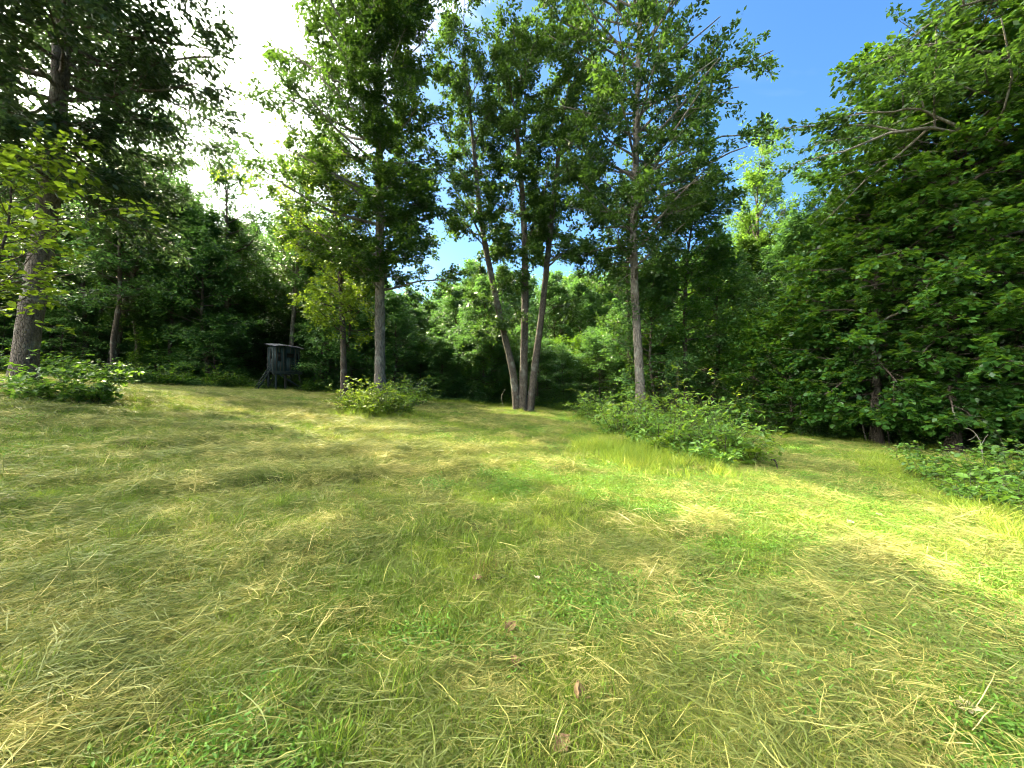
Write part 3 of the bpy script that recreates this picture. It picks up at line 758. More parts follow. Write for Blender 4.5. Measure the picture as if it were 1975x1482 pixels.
SKY_X = [-300, -100, 0, 120, 250, 340, 372, 400, 430, 480, 540, 620, 700, 780, 840, 870, 905, 960, 1050, 1120, 1200, 1300, 1400, 1460, 1530, 1600, 1680, 1760, 1900, 2200, 2500]
SKY_Y = [150, 220, 270, 320, 300, 330, 400, 430, 380, 400, 410, 430, 500, 575, 590, 550, 515, 520, 515, 520, 500, 480, 440, 430, 430, 430, 400, 350, 300, 250, 250]
def sky_top(px): return float(np.interp(px, SKY_X, SKY_Y))

# trees one can tell apart
plant('mid', 800, 36, 9.5, 'rounded sunlit tree low on the skyline between the two tallest trunks', None, 0.3)
plant('mid', 868, 40, 11.5, 'green round-topped tree low on the skyline left of the three grey trunks', None, 0.9, 1.2)
plant('tall', 915, 38, 13.5, 'dark rounded tree on the skyline directly behind the three grey trunks', None, 1.9, 1.1)
plant('tall2', 1085, 34, 10.5, 'feathery green tree behind the right one of the three grey trunks', None, 2.9)
plant('under', 340, 25.5, 5.6, 'low spreading tree with fan-like dark leaves between leaning trunk and blind', None, 1.2, 1.1)
plant('under2', 398, 25.0, 3.6, 'small sumac-like tree with drooping sprays just left of the blind', None, 2.0, 1.0)
plant('light', 1400, 24, 9.5, 'bushy light green tree at the path bend between dark trunk and maples', None, 0.5)
plant('under2', 1450, 19.5, 5.0, 'young maple with bright lower sprays where the path leaves the meadow', None, 0.4)
plant('under2', 1530, 17.5, 5.6, 'young maple with dark layered sprays beside the path bend', None, 3.4, 1.1)
plant('under2', 1268, 22.5, 4.6, 'leafy young tree just behind the foot of the tallest tree', None, 5.0, 0.9)
plant('under', 1160, 24.5, 4.6, 'leafy young tree between the three grey trunks and the tallest tree', None, 1.1, 0.9)
plant('under', 1090, 26.0, 4.0, 'small tree with whorled leaves right of the three grey trunks', None, 2.2, 0.7)

KIND_WORD = {'tall': 'tall dark', 'tall2': 'tall slim', 'mid': 'rounded', 'light': 'light green', 'under': 'low'}
def zone(kind, d):
    px, d = d
    near = 'at the front of' if d < 30 else ('halfway into' if d < 37 else 'deep in')
    w = KIND_WORD[kind] + ' tree ' + near
    if px < 330: return w + ' the shaded wood left of the leaning tree'
    if px < 640: return w + ' the wood behind the blind'
    if px < 960: return w + ' the wood behind the tall dense tree'
    if px < 1200: return w + ' the wood behind the three grey trunks'
    if px < 1560: return w + ' the wood behind the path bend'
    return w + ' the wood behind the maples'
def zone_u(px):
    if px < 330: return 'low shaded tree under the wood at the left'
    if px < 640: return 'low leafy tree filling the wood edge around the blind'
    if px < 960: return 'low leafy tree filling the wood edge behind the sunlit bush'
    if px < 1200: return 'low leafy tree filling the wood edge behind the three grey trunks'
    if px < 1560: return 'low leafy tree at the wood edge beside the path bend'
    return 'low leafy tree in the shade under the wall of maples'

rr_ = random.Random(5)
def fill(n, dlo, dhi, kinds, lab, grp, hmin, hmax, px0=-260, px1=2300, under=False):
    for i in range(n):
        px = px0 + (px1 - px0) * (i + rr_.uniform(0.1, 0.9)) / n
        for _ in range(20):
            d = rr_.uniform(dlo, dhi)
            x = (px - CX) / FPX * d
            w = float(wood_depth(x, d))
            if w > 1.2 and not (1480 < px < 2000 and d < 16.5): break
        else: continue
        if 495 < px < 625 and d < 27.5: continue
        kind = rr_.choice(kinds)
        gz = float(ground_z(x, d))
        top = CAM_H + (CY - sky_top(px)) / FPX * d - gz
        H = min(rr_.uniform(hmin, hmax), top * rr_.uniform(0.86, 1.0))
        xx = (px - CX) / FPX * d; lane = (xx + 13.5) * 0.57 + (d - 11) * 0.82
        if 3.5 < lane < 13 and xx < -4: H = min(H, 3.0 + max(float(wood_depth(xx, d)), 0) * 1.5)     # low growth where the evening sun comes in
        if H < 2.2: continue
        if kind.startswith('tall') and H < 11: kind = 'mid'
        if under:
            zu = {'under': 'dark ', 'under2': 'fresh green ', 'mid': 'rounded '}[kind] + zone_u(px) + (', set back' if d > 27 else '')
            plant(kind, px, d, H, zu, zu.replace('tree', 'trees', 1))
        else: plant(kind, px, d, H, zone(kind, (px, d)), zone(kind, (px, d)).replace('tree ', 'trees ', 1))
fill(30, 22, 30, ['tall', 'tall2', 'tall2'], None, None, 15, 21, -260, 760)
fill(20, 12, 30, ['tall', 'tall2', 'mid'], None, None, 13, 20, 1240, 2350)
fill(44, 28, 36, ['tall', 'mid', 'tall2', 'mid'], None, None, 9, 20)
fill(50, 34, 46, ['tall', 'mid', 'tall2', 'mid'], None, None, 12, 24)
fill(56, 19, 29, ['under', 'under', 'under2'], None, 'low trees', 3.0, 6.0, under=True)
fill(50, 27, 38, ['under', 'mid'], None, 'low trees', 4.0, 8.0, under=True)
fill(16, 12, 18, ['under', 'under2'], None, 'low trees', 2.6, 5.0, 1650, 2350, under=True)

# ------------------------------------------------------------------ the far wood, one mass behind everything (instanced clumps)
LIB = bpy.data.collections.new('library')          # prototypes for the uncountable masses; not linked to the scene

def lib_obj(name, me):
    o = bpy.data.objects.new(name, me); LIB.objects.link(o); return o

def scatter(name, protos, pos, rot, scl, idx, label=None, category=None):
    """one stuff object: geometry nodes put the prototype idx on each point"""
    col = bpy.data.collections.new(name + '_kinds')
    for k, me in enumerate(protos):
        o = bpy.data.objects.new('%s_%02d' % (name, k), me); col.objects.link(o)
    me = bpy.data.meshes.new(name)
    me.vertices.add(len(pos)); me.vertices.foreach_set('co', np.asarray(pos, np.float32).ravel())
    a = me.attributes.new('rot', 'FLOAT_VECTOR', 'POINT'); a.data.foreach_set('vector', np.asarray(rot, np.float32).ravel())
    a = me.attributes.new('scl', 'FLOAT_VECTOR', 'POINT'); a.data.foreach_set('vector', np.asarray(scl, np.float32).ravel())
    a = me.attributes.new('idx', 'INT', 'POINT'); a.data.foreach_set('value', np.asarray(idx, np.int32))
    ng = bpy.data.node_groups.new(name, 'GeometryNodeTree')
    ng.interface.new_socket('Geometry', in_out='INPUT', socket_type='NodeSocketGeometry')
    ng.interface.new_socket('Geometry', in_out='OUTPUT', socket_type='NodeSocketGeometry')
    N = ng.nodes.new; L = ng.links.new
    gi = N('NodeGroupInput'); go = N('NodeGroupOutput')
    ci = N('GeometryNodeCollectionInfo'); ci.inputs['Collection'].default_value = col
    ci.inputs['Separate Children'].default_value = True; ci.inputs['Reset Children'].default_value = True
    ip = N('GeometryNodeInstanceOnPoints'); ip.inputs['Pick Instance'].default_value = True
    def attr(nm, t):
        n = N('GeometryNodeInputNamedAttribute'); n.data_type = t; n.inputs['Name'].default_value = nm; return n.outputs[0]
    er = N('FunctionNodeEulerToRotation'); L(attr('rot', 'FLOAT_VECTOR'), er.inputs[0])
    L(gi.outputs[0], ip.inputs['Points']); L(ci.outputs[0], ip.inputs['Instance'])
    L(attr('idx', 'INT'), ip.inputs['Instance Index']); L(er.outputs[0], ip.inputs['Rotation']); L(attr('scl', 'FLOAT_VECTOR'), ip.inputs['Scale'])
    L(ip.outputs[0], go.inputs[0])
    o = new_obj(name, me, kind='stuff')
    if label: o['label'] = label
    if category: o['category'] = category
    md = o.modifiers.new('scatter', 'NODES'); md.node_group = ng
    return o

R = np.random.default_rng(42)
def far_wood():
    meshes = [c.data for k in ('mid', 'tall', 'light') for c in PROTO[k].children if c.name.startswith('crown')]
    hs = np.array([11, 17, 11.]); pos, rot, scl, idx = [], [], [], []
    for i in range(620):
        az = R.uniform(-1.25, 1.25); r = R.uniform(46, 85)
        x, y = r * math.sin(az), r * math.cos(az)
        px = CX + FPX * x / y; d = y
        if y < 18: continue
        gz = float(ground_z(x, y)); top = CAM_H + (CY - sky_top(px)) / FPX * d - gz
        k = R.integers(0, 3); H = min(R.uniform(11, 19), top * 0.92) * (1.0 if i % 2 else 0.5)
        s = max(H, 3) / hs[k]
        pos.append((x, y, gz - 1.0)); rot.append((0, 0, R.uniform(0, 6.28))); scl.append((s ** .5 * 1.2, s ** .5 * 1.2, s)); idx.append(k)
    scatter('distant_wood', meshes, pos, rot, scl, idx, 'dark distant forest seen between the nearer trunks', 'forest')
far_wood()

# ------------------------------------------------------------------ bushes and weeds
def stems_bush(rng, n, rad, h, leaf, kl, nsub=4, flat=0.45, aspect=0.62, tilt=0.45, big=False):
    a = rng.uniform(0, 2 * PI, n); r = rad * np.sqrt(rng.uniform(0, 1, n)) * 0.55
    st = np.stack([np.cos(a) * r, np.sin(a) * r, np.full(n, -0.05)], 1)
    out_ = np.stack([np.cos(a), np.sin(a), np.zeros(n)], 1)
    d = out_ * (r / rad)[:, None] * 1.1 + np.array([0, 0, 1.0]) + rng.normal(0, 0.28, (n, 3))
    Ln = h * rng.uniform(0.35, 1.35, n) * (1.1 - 0.45 * r / rad)
    pl = polylines(st, d, Ln, 6, -0.03, 0.10, rng)
    s = rng.uniform(0.25, 1.0, (n, nsub)); bp, bt = along(pl, s); bp = bp.reshape(-1, 3); bt = bt.reshape(-1, 3)
    d2 = bt * 0.6 + perp(bt, rng, flat) * 0.9
    sub = polylines(bp, d2, np.repeat(Ln, nsub) * 0.3 * rng.uniform(0.5, 1.2, len(bp)), 3, -0.04, 0.12, rng)
    sl = np.clip(rng.beta(1.5, 0.9, (len(sub), kl)), 0.05, 0.999); lp, lt = along(sub, sl)
    s0 = rng.uniform(0.2, 1.0, (n, kl)); lp0, lt0 = along(pl, s0)
    lp = np.concatenate([lp.reshape(-1, 3), lp0.reshape(-1, 3)]); lt = np.concatenate([lt.reshape(-1, 3), lt0.reshape(-1, 3)])
    lt = lt + perp(lt, rng, flat) * 0.9
    wood = merge([tubes(pl, np.full(n, 0.006 * max(h, 0.8)), np.full(n, 0.002), 4), tubes(sub, np.full(len(sub), 0.003), np.full(len(sub), 0.0015), 3)])
    return wood, lp, lt

def bush_meshes(rng, n, rad, h, leaf, kl, leafm, woodm, nsub=4, **k):
    wood, lp, lt = stems_bush(rng, n, rad, h, leaf, kl, nsub)
    keep = lp[:, 2] > 0.03; lp = lp[keep]; lt = lt[keep]
    v, f = leaves_mesh6(lp, lt, np.full(len(lp), leaf), rng, k.get('tilt', 0.45), k.get('aspect', 0.62), 0.3)
    val = np.repeat(np.clip(rng.normal(0.5, 0.22, len(lp)), 0, 1), 2)
    return mesh_np('stems', wood[0], wood[1], woodm, True), mesh_np('foliage', v, f, leafm, False, val)

def make_bush(name, label, cat, px, d, rad, h, leaf, n, kl, leafm, group=None, seed=1, nsub=4, rz=None, **k):
    rng = np.random.default_rng(seed)
    loc = gpt(px, d)
    root = thing(name, label, cat, loc, group)
    a, b = bush_meshes(rng, n, rad, h, leaf, kl, leafm, B_DARK, nsub, **k)
    new_obj('stems', a, root, kind='stuff'); new_obj('foliage', b, root, kind='stuff')
    return root

def leaf_objects(root, rng, n, rad, h, size, mat, shell=True):
    """large leaves as parts of their own, sharing three meshes"""
    ms = []
    for k in range(3):
        v, f = leaves_mesh6(np.zeros((1, 3)), np.array([[1.0, 0, 0]]), np.array([1.0]), np.random.default_rng(k + 50), 0.05, 0.78, 0.15)
        ms.append(mesh_np('leaf', v, f, mat, False, np.full(2, [0.35, 0.6, 0.85][k])))
    for i in range(n):
        a = rng.uniform(0, 2 * PI); e = rng.uniform(0.1, 1.0)
        rr = rad * math.cos(e * 1.3) * rng.uniform(0.75, 1.08) if shell else rad * rng.uniform(0.1, 1)
        o = new_obj('leaf', ms[i % 3], root)
        o.location = (math.cos(a) * rr, math.sin(a) * rr, h * (0.25 + 0.75 * math.sin(e * 1.4)) * rng.uniform(0.85, 1.05))
        o.rotation_euler = (rng.normal(0, 0.4), rng.normal(0.15, 0.4), a + rng.normal(0, 0.8))
        s = size * rng.uniform(0.7, 1.2); o.scale = (s, s, s)

b1 = make_bush('leafy_bush', 'leafy low bush with large sunlit leaves at the foot of the left tree', 'bush', 142, 9.6, 1.05, 0.95, 0.12, 64, 8, M_POP, seed=301, nsub=4)
leaf_objects(b1, np.random.default_rng(9), 90, 1.0, 0.95, 0.14, M_POP)
make_bush('leafy_bush', 'small leafy bush on the far side of the left trunk at the picture edge', 'bush', 12, 9.9, 0.5, 0.55, 0.10, 16, 5, M_POP, seed=302)
b2 = make_bush('round_bush', 'bright yellow-green bush standing alone in the meadow before the tall dense tree', 'bush', 712, 14.4, 1.35, 1.15, 0.085, 130, 9, M_YEL, seed=303, nsub=5)
make_bush('round_bush', 'darker end of scrub joined to the sunlit bush on its right side', 'bush', 765, 14.8, 0.8, 0.85, 0.085, 60, 8, M_BUSH, seed=304)
make_bush('shadow_bush', 'grey-green bush in shade at the foot of the tall dense tree', 'bush', 785, 20.5, 1.5, 1.5, 0.12, 70, 7, M_BUSH, seed=305)

# the unmown island of weeds right of centre
isl = [(1140, 19.5, 0.9, 1.1), (1190, 17.5, 1.1, 1.5), (1228, 15.0, 0.9, 1.2), (1150, 15.5, 0.6, 0.6), (1205, 12.6, 0.8, 1.15),
       (1258, 12.8, 0.9, 1.6), (1310, 14.0, 1.2, 2.1), (1232, 10.4, 0.55, 0.7), (1290, 10.6, 0.8, 1.25), (1350, 11.8, 0.9, 1.7),
       (1272, 9.3, 0.45, 0.6), (1335, 9.3, 0.65, 1.0), (1392, 9.4, 0.6, 1.15), (1372, 8.5, 0.4, 0.6), (1432, 9.0, 0.45, 0.85), (1430, 11.4, 0.7, 1.3)]
isl_lab = ['far end of the weed island, beside the mown gap', 'tall scrub on the weed island before the foot of the tallest tree',
           'scrub directly below the tallest trunk', 'low scrub on the near side of the island, left end', 'pale leafy clump on the left flank of the weed island',
           'leafy clump in the middle of the weed island', 'tallest leafy clump on the weed island below the thin dark trunk', 'small clump on the near left edge of the island',
           'dense clump facing the camera in the weed island', 'upright clump behind the right end of the weed island', 'low front clump of the weed island among tall grass',
           'dark-stalked clump at the front of the weed island', 'clump of upright stalks near the right tip of the island', 'lowest front clump near the right tip of the island',
           'outermost clump at the right tip of the weed island', 'clump beside the path bend at the back of the island']
for i, ((px, d, r_, h_), lb) in enumerate(zip(isl, isl_lab)):
    make_bush('weed_clump', 'green ' + lb, 'weeds', px, d, r_, h_ * [1.25, 0.85, 1.05, 0.75][i % 4], 0.14, int([44, 22, 34, 18][i % 4] * r_ + 8), 6, [M_BUSH, M_POP, M_YEL, M_POP][i % 4], group='weed clumps on the unmown island', seed=320 + i, nsub=4, aspect=0.42)

# right hand weeds beside the path
rw = [(1790, 8.4, 0.8, 0.7), (1850, 8.0, 0.9, 0.75), (1915, 7.6, 0.9, 0.85), (1975, 7.2, 0.9, 0.95), (1900, 6.6, 0.7, 0.6), (1960, 6.0, 0.7, 0.7), (2040, 6.6, 0.9, 0.9)]
rl = ['leftmost leafy weed clump beside the right side of the path', 'leafy weed clump before the dark hollow under the maples', 'tall leafy weed clump near the right edge before the maples',
      'leafy weed clump at the very right edge with pointed leaves', 'low weed clump in the yellow grass at the right', 'weed clump with broad pale leaves at the lower right edge', 'weed clump just beyond the right edge of the picture']
for i, ((px, d, r_, h_), lb) in enumerate(zip(rw, rl)):
    b = make_bush('weed_clump', lb, 'weeds', px, d, r_, h_, 0.085, 34, 6, [M_BUSH, M_POP][i % 2], group='leafy weeds on the right of the path', seed=350 + i, aspect=0.6)
    if i in (2, 3, 5): leaf_objects(b, np.random.default_rng(60 + i), 40, r_ * 0.9, h_, 0.12, M_POP)

# low plants along the foot of the wood: three kinds copied
UB = [(60, 1.1, 1.1, 0.13, M_WOOD), (60, 1.0, 0.9, 0.12, M_BUSH), (56, 1.2, 1.3, 0.14, M_MAP)]
UBm = []
for i, (n_, r_, h_, lf, mm) in enumerate(UB):
    UBm.append(bush_meshes(np.random.default_rng(400 + i), n_, r_, h_, lf, 7, mm, B_DARK))
def low_plant(px, d, k, s, label, group):
    loc = gpt(px, d)
    root = thing('low_bush', label, 'bush', loc, group, random.uniform(0, 6.28)); root.scale = (s, s, s * random.uniform(0.8, 1.15))
    new_obj('stems', UBm[k][0], root, kind='stuff'); new_obj('foliage', UBm[k][1], root, kind='stuff')
def edge_place(px):
    if px < 330: return 'low bush along the wood edge between the left trunk and the leaning tree'
    if px < 500: return 'low bush along the shaded wood edge left of the blind'
    if px < 650: return 'low bush around the legs of the blind and right of it'
    if px < 960: return 'low bush along the wood edge between the sunlit bush and the grey trunks'
    if px < 1200: return 'low bush along the wood edge right of the three grey trunks'
    if px < 1650: return 'low bush along the wood edge at the bend of the path'
    return 'low bush along the dark edge under the maples'
for i in range(92):
    px = -60 + 2120 * (i + rr_.uniform(0, 1)) / 92
    for _ in range(30):
        d = rr_.uniform(10, 30); x = (px - CX) / FPX * d; w = float(wood_depth(x, d))
        if 0.5 < w < 2.6: break
    else: continue
    if 495 < px < 600 and w < 1.6: continue
    if px > 1600: s = rr_.uniform(0.4, 0.7)
    else: s = rr_.uniform(0.55, 1.05)
    low_plant(px, d, rr_.choice([0, 0, 1, 2]) if px < 1000 else rr_.choice([1, 2]), s, edge_place(px), edge_place(px).replace('low bush', 'low bushes'))

# ------------------------------------------------------------------ hunting blind on stilts
M_PAINT = plain_mat('weathered_dark_teal_paint', (0.007, 0.018, 0.020), (0.018, 0.036, 0.037), 9, 0.75, (1, 1, 0.3))
M_BATTEN = plain_mat('worn_wood_batten', (0.025, 0.026, 0.022), (0.07, 0.058, 0.045), 14, 0.85, (1, 1, 0.2))
M_TIMB = plain_mat('grey_green_timber', (0.011, 0.018, 0.018), (0.03, 0.04, 0.038), 14, 0.85, (1, 1, 0.3))
M_ROOF = plain_mat('grey_roofing_felt', (0.06, 0.065, 0.08), (0.14, 0.145, 0.17), 18, 0.7)
M_EDGE = plain_mat('pale_edge_strip', (0.12, 0.11, 0.14), (0.22, 0.20, 0.24), 18, 0.7)
M_INSIDE = plain_mat('shaded_inside_dark', (0.008, 0.008, 0.008), (0.02, 0.018, 0.016), 12, 0.9)

def box_v(c, s, R_=None):
    v = np.array([[x, y, z] for x in (-.5, .5) for y in (-.5, .5) for z in (-.5, .5)]) * np.array(s)
    if R_ is not None: v = v @ np.array(R_).T
    v = v + np.array(c)
    f = np.array([[0, 1, 3, 2], [4, 6, 7, 5], [0, 4, 5, 1], [2, 3, 7, 6], [0, 2, 6, 4], [1, 5, 7, 3]])
    return v, f
def boxes(name, lst, mat, root, bev=0.0):
    v, f = merge([box_v(*b) for b in lst])
    o = new_obj(name, mesh_np(name, v, f, mat), root)
    if bev:
        m = o.modifiers.new('bevel', 'BEVEL'); m.width = bev; m.segments = 1
    return o
def bar(name, a, b, w, t, mat, root):
    a = np.array(a, float); b = np.array(b, float); d = b - a; Ln = np.linalg.norm(d); z = d / Ln
    ref = np.array([0, 1.0, 0]) if abs(z[1]) < 0.9 else np.array([1.0, 0, 0])
    x = np.cross(ref, z); x /= np.linalg.norm(x); y = np.cross(z, x)
    return boxes(name, [((a + b) / 2, (w, t, Ln), np.stack([x, y, z], 1))], mat, root, 0.004)

def blind():
    d = 24.6; loc = gpt(547, d)
    gz = loc[2]
    rz = math.radians(51)
    root = thing('hunting_blind', 'dark teal box-shaped hunting blind on wooden stilts at the edge of the wood', 'hunting blind', loc, None, rz)
    fl = CAM_H - (717 - CY) / FPX * d - gz         # floor height above the ground
    W, D, Hh = 1.46, 1.30, 1.52
    boxes('floor', [((0, 0, fl - 0.02), (W + 0.26, D + 0.22, 0.05))], M_TIMB, root, 0.006)
    for y in (-D / 2 + 0.0, D / 2):
        boxes('floor_joist', [((0, y, fl - 0.12), (W + 0.24, 0.05, 0.14))], M_TIMB, root, 0.004)
    T = 0.03
    def wall(name, axis, pos, span, openings):
        """plywood wall of upright panels with openings (u0, u1, z0, z1)"""
        us = sorted(set([-span / 2, span / 2] + [u for o in openings for u in o[:2]]))
        for u0, u1 in zip(us[:-1], us[1:]):
            cut = [o for o in openings if o[0] <= u0 + 1e-6 and o[1] >= u1 - 1e-6]
            zs = [(0, Hh)] if not cut else [(0, cut[0][2]), (cut[0][3], Hh)]
            for z0, z1 in zs:
                c = (u0 + u1) / 2; w = u1 - u0 - 0.004; zc = fl + 0.006 + (z0 + z1) / 2
                if axis == 'x': boxes(name, [((c, pos, zc), (w, T, z1 - z0 - 0.004))], M_PAINT, root)
                else: boxes(name, [((pos, c, zc), (T, w, z1 - z0 - 0.004))], M_PAINT, root)
    wall('wall_panel', 'x', -D / 2, W, [(-0.58, -0.40, 0.62, 1.14), (-0.08, 0.36, 0.86, 1.12), (0.50, 0.60, 0.62, 1.14)])
    wall('wall_panel', 'y', -W / 2, D - 0.07, [(-0.2, 0.15, 0.75, 1.1)])
    wall('wall_panel', 'y', W / 2, D - 0.07, [(-0.2, 0.2, 0.75, 1.1)])
    wall('wall_panel', 'x', D / 2, W, [(-0.35, 0.35, 0.0, 1.3)])
    boxes('inside_shade_sheet', [((0, -D / 2 + 0.10, fl + 0.95), (W - 0.12, 0.01, 0.7))], M_INSIDE, root)  # dark sheet added behind the windows in place of the shaded inside
    # battens and frames, proud of the panels
    y0 = -D / 2 - T / 2 - 0.014
    for u, z0, z1 in ((-0.44, 0.02, 0.56), (0.12, 0.02, 0.82), (-0.24, 0.02, 1.46), (0.43, 0.02, 1.46), (-0.66, 0.02, 1.46), (0.66, 0.02, 1.46), (-0.49, 1.18, 1.46), (0.14, 1.16, 1.46)):
        boxes('batten', [((u, y0, fl + (z0 + z1) / 2), (0.045, 0.024, z1 - z0))], M_BATTEN, root, 0.003)
    for u0, u1, z0, z1 in ((-0.58, -0.40, 0.62, 1.14), (-0.08, 0.36, 0.86, 1.12), (0.50, 0.60, 0.62, 1.14)):
        e = 0.03
        boxes('window_frame', [(((u0 + u1) / 2, y0, fl + z1 + e / 2), (u1 - u0 + 2 * e, 0.026, e)), (((u0 + u1) / 2, y0, fl + z0 - e / 2), (u1 - u0 + 2 * e, 0.026, e)),
                               ((u0 - e / 2, y0, fl + (z0 + z1) / 2), (e, 0.026, z1 - z0 - 0.002)), ((u1 + e / 2, y0, fl + (z0 + z1) / 2), (e, 0.026, z1 - z0 - 0.002))], M_PAINT, root)
    # chevron strips on the lower panels
    for cx_ in (-0.16, 0.26):
        for k in range(3):
            for sg in (-1, 1):
                z = fl + 0.16 + k * 0.2
                a = (cx_ + sg * 0.015, y0 + 0.008, z + 0.13); b = (cx_ + sg * 0.12, y0 + 0.008, z)
                bar('chevron_strip', a, b, 0.016, 0.008, M_BATTEN, root)
    for yy in (-0.45, 0.0, 0.45):
        boxes('batten', [((-W / 2 - T / 2 - 0.014, yy, fl + 0.75), (0.024, 0.04, 1.42))], M_BATTEN, root, 0.003)
    # bowed roof sheet sloping down towards the meadow
    nx, ny = 14, 6; X = np.linspace(-W / 2 - 0.14, W / 2 + 0.12, nx); Y = np.linspace(-D / 2 - 0.25, D / 2 + 0.15, ny)
    gx, gy = np.meshgrid(X, Y)
    zt = fl + Hh + 0.05 + (gy + D / 2 + .25) * 0.13 - 0.13 * (gx / (W / 2)) ** 2 * 0.55 - gx * 0.045
    top = np.stack([gx, gy, zt + 0.03], -1).reshape(-1, 3); bot = np.stack([gx, gy, zt], -1).reshape(-1, 3)
    i = (np.arange(ny - 1)[:, None] * nx + np.arange(nx - 1)).ravel(); n = nx * ny
    f = [[a, a + 1, a + nx + 1, a + nx] for a in i] + [[n + a, n + a + nx, n + a + nx + 1, n + a + 1] for a in i]
    ring = list(range(nx)) + [k * nx + nx - 1 for k in range(1, ny)] + list(range(n - 2, n - nx - 1, -1)) + [k * nx for k in range(ny - 2, 0, -1)]
    f += [[ring[k], n + ring[k], n + ring[(k + 1) % len(ring)], ring[(k + 1) % len(ring)]] for k in range(len(ring))]
    new_obj('roof', mesh_np('roof', np.concatenate([top, bot]), np.array(f), M_ROOF), root)
    fr = [(gx[0, k], -D / 2 - 0.262, zt[0, k] + 0.012) for k in range(nx)]
    v, ff = merge([box_v(((a[0] + b[0]) / 2, a[1], (a[2] + b[2]) / 2), (math.dist(a, b) + 0.002, 0.02, 0.055), [[math.cos(t), 0, -math.sin(t)], [0, 1, 0], [math.sin(t), 0, math.cos(t)]])
                   for a, b in zip(fr[:-1], fr[1:]) for t in [math.atan2(b[2] - a[2], b[0] - a[0])]])
    new_obj('roof_edge_strip', mesh_np('roof_edge_strip', v, ff, M_EDGE), root)
    # stilts
    def leg(x, y, dx=0, dy=0, mat=M_TIMB, w=0.10):
        wx = loc[0] + math.cos(rz) * (x + dx) - math.sin(rz) * (y + dy); wy = loc[1] + math.sin(rz) * (x + dx) + math.cos(rz) * (y + dy)
        zb = float(ground_z(wx, wy)) - gz - 0.1
        bar('leg', (x + dx, y + dy, zb), (x, y, fl - 0.045), w, w, mat, root)
    leg(-W / 2 + 0.08, -D / 2 + 0.10, 0.02); leg(W / 2 - 0.06, -D / 2 + 0.10, 0.22, -0.05, M_BATTEN, 0.07)
    leg(-W / 2 + 0.08, D / 2 - 0.1, -0.05); leg(W / 2 - 0.1, D / 2 - 0.1, 0.02)
    leg(0.1, 0.0, 0.0, 0.0, M_BATTEN, 0.12)
    bar('brace', (-W / 2 + 0.12, -D / 2 + 0.03, fl - 0.10), (W / 2 + 0.14, -D / 2 - 0.06, 0.10), 0.075, 0.035, M_TIMB, root)
    bar('brace', (-W / 2 + 0.05, D / 2 - 0.03, 0.15), (-W / 2 + 0.05, -D / 2 + 0.2, fl - 0.14), 0.06, 0.03, M_BATTEN, root)
    # ladder on the left side
    lx0, lx1 = -W / 2 - 0.12, -W / 2 - 0.95
    for yy in (-0.42, 0.08):
        bar('ladder_rail', (lx1, yy, 0.0), (lx0, yy, fl + 0.14), 0.07, 0.035, M_TIMB, root)
    for k in range(5):
        t = (k + 0.6) / 5.4; x = lx1 + (lx0 - lx1) * t; z = (fl + 0.14) * t
        boxes('rung', [((x, -0.17, z), (0.14, 0.46, 0.025))], M_TIMB, root, 0.003)
    bar('handrail', (lx1 + 0.1, -0.50, 0.45), (lx0, -0.50, fl + 0.55), 0.035, 0.035, M_TIMB, root)
blind()

# bare sticks, dead wood, fallen leaves
M_STICK = plain_mat('bleached_dead_wood', (0.16, 0.14, 0.11), (0.34, 0.31, 0.26), 20, 0.9)
M_DEAD = plain_mat('fallen_leaf_brown', (0.11, 0.065, 0.028), (0.25, 0.16, 0.075), 30, 0.8, bump=0.6)
M_PALE = plain_mat('fallen_leaf_pale', (0.34, 0.28, 0.17), (0.50, 0.43, 0.29), 30, 0.8, bump=0.6)
stick('bare_branch', 'bare dead branch tip standing out above the three grey trunks', 'branch',
      [P(968, 230, 22), P(962, 175, 22), P(957, 140, 22), P(956, 118, 22), P(965, 88, 22)], 0.035, 0.008, B_DARK, None,
      [([P(957, 130, 22), P(950, 108, 22), P(948, 92, 22)], 0.012), ([P(956, 127, 22), P(962, 126, 22), P(967, 128, 22)], 0.01)])
stick('bent_stick', 'pale bent bare stick curving down before the dark hollow on the right', 'stick',
      [gpt(1896, 11.3), P(1893, 858, 11.3), P(1884, 838, 11.3), P(1868, 824, 11.3), P(1860, 826, 11.3)], 0.016, 0.006, M_STICK, None,
      [([P(1884, 838, 11.3), P(1876, 846, 11.2), P(1866, 850, 11.2)], 0.006), ([P(1893, 858, 11.3), P(1900, 845, 11.3), P(1906, 838, 11.3)], 0.005)])
for px, d, dx, py, lb in ((1673, 15.2, -14, 800, 'thin pale sapling stem leaning left under the maples'), (1692, 15.0, -5, 810, 'thin pale sapling stem beside the leaning one under the maples'),
                          (1716, 15.0, -6, 812, 'third thin sapling stem under the maples, right of the pair'), (1548, 16.8, -4, 790, 'thin stem at the dark wood edge by the path bend')):
    g = gpt(px, d); stick('bare_sapling', lb, 'sapling', [g, P(px + dx * .5, (py + 865) / 2, d), P(px + dx, py, d), P(px + dx * 1.6, py - 60, d)], 0.028, 0.014, B_GREY, 'bare stems under the maples')
g = gpt(605, 26.3); stick('bare_sapling', 'thin pale leaning stem right of the blind', 'sapling', [g, P(607, 720, 26.3), P(611, 690, 26.3), P(612, 660, 26.3)], 0.05, 0.03, B_GREY)
g = gpt(972, 24.0); stick('bare_sapling', 'short slanting dead stick left of the three grey trunks', 'stick', [g, P(966, 765, 24), P(975, 750, 24)], 0.018, 0.008, M_STICK)
g = gpt(530, 9.2); stick('dead_stalk', 'short upright dead stalk in the mown meadow below the blind', 'stick', [g, (g[0] - .05, g[1], g[2] + .08), (g[0] - .10, g[1], g[2] + .17)], 0.012, 0.006, B_DARK)
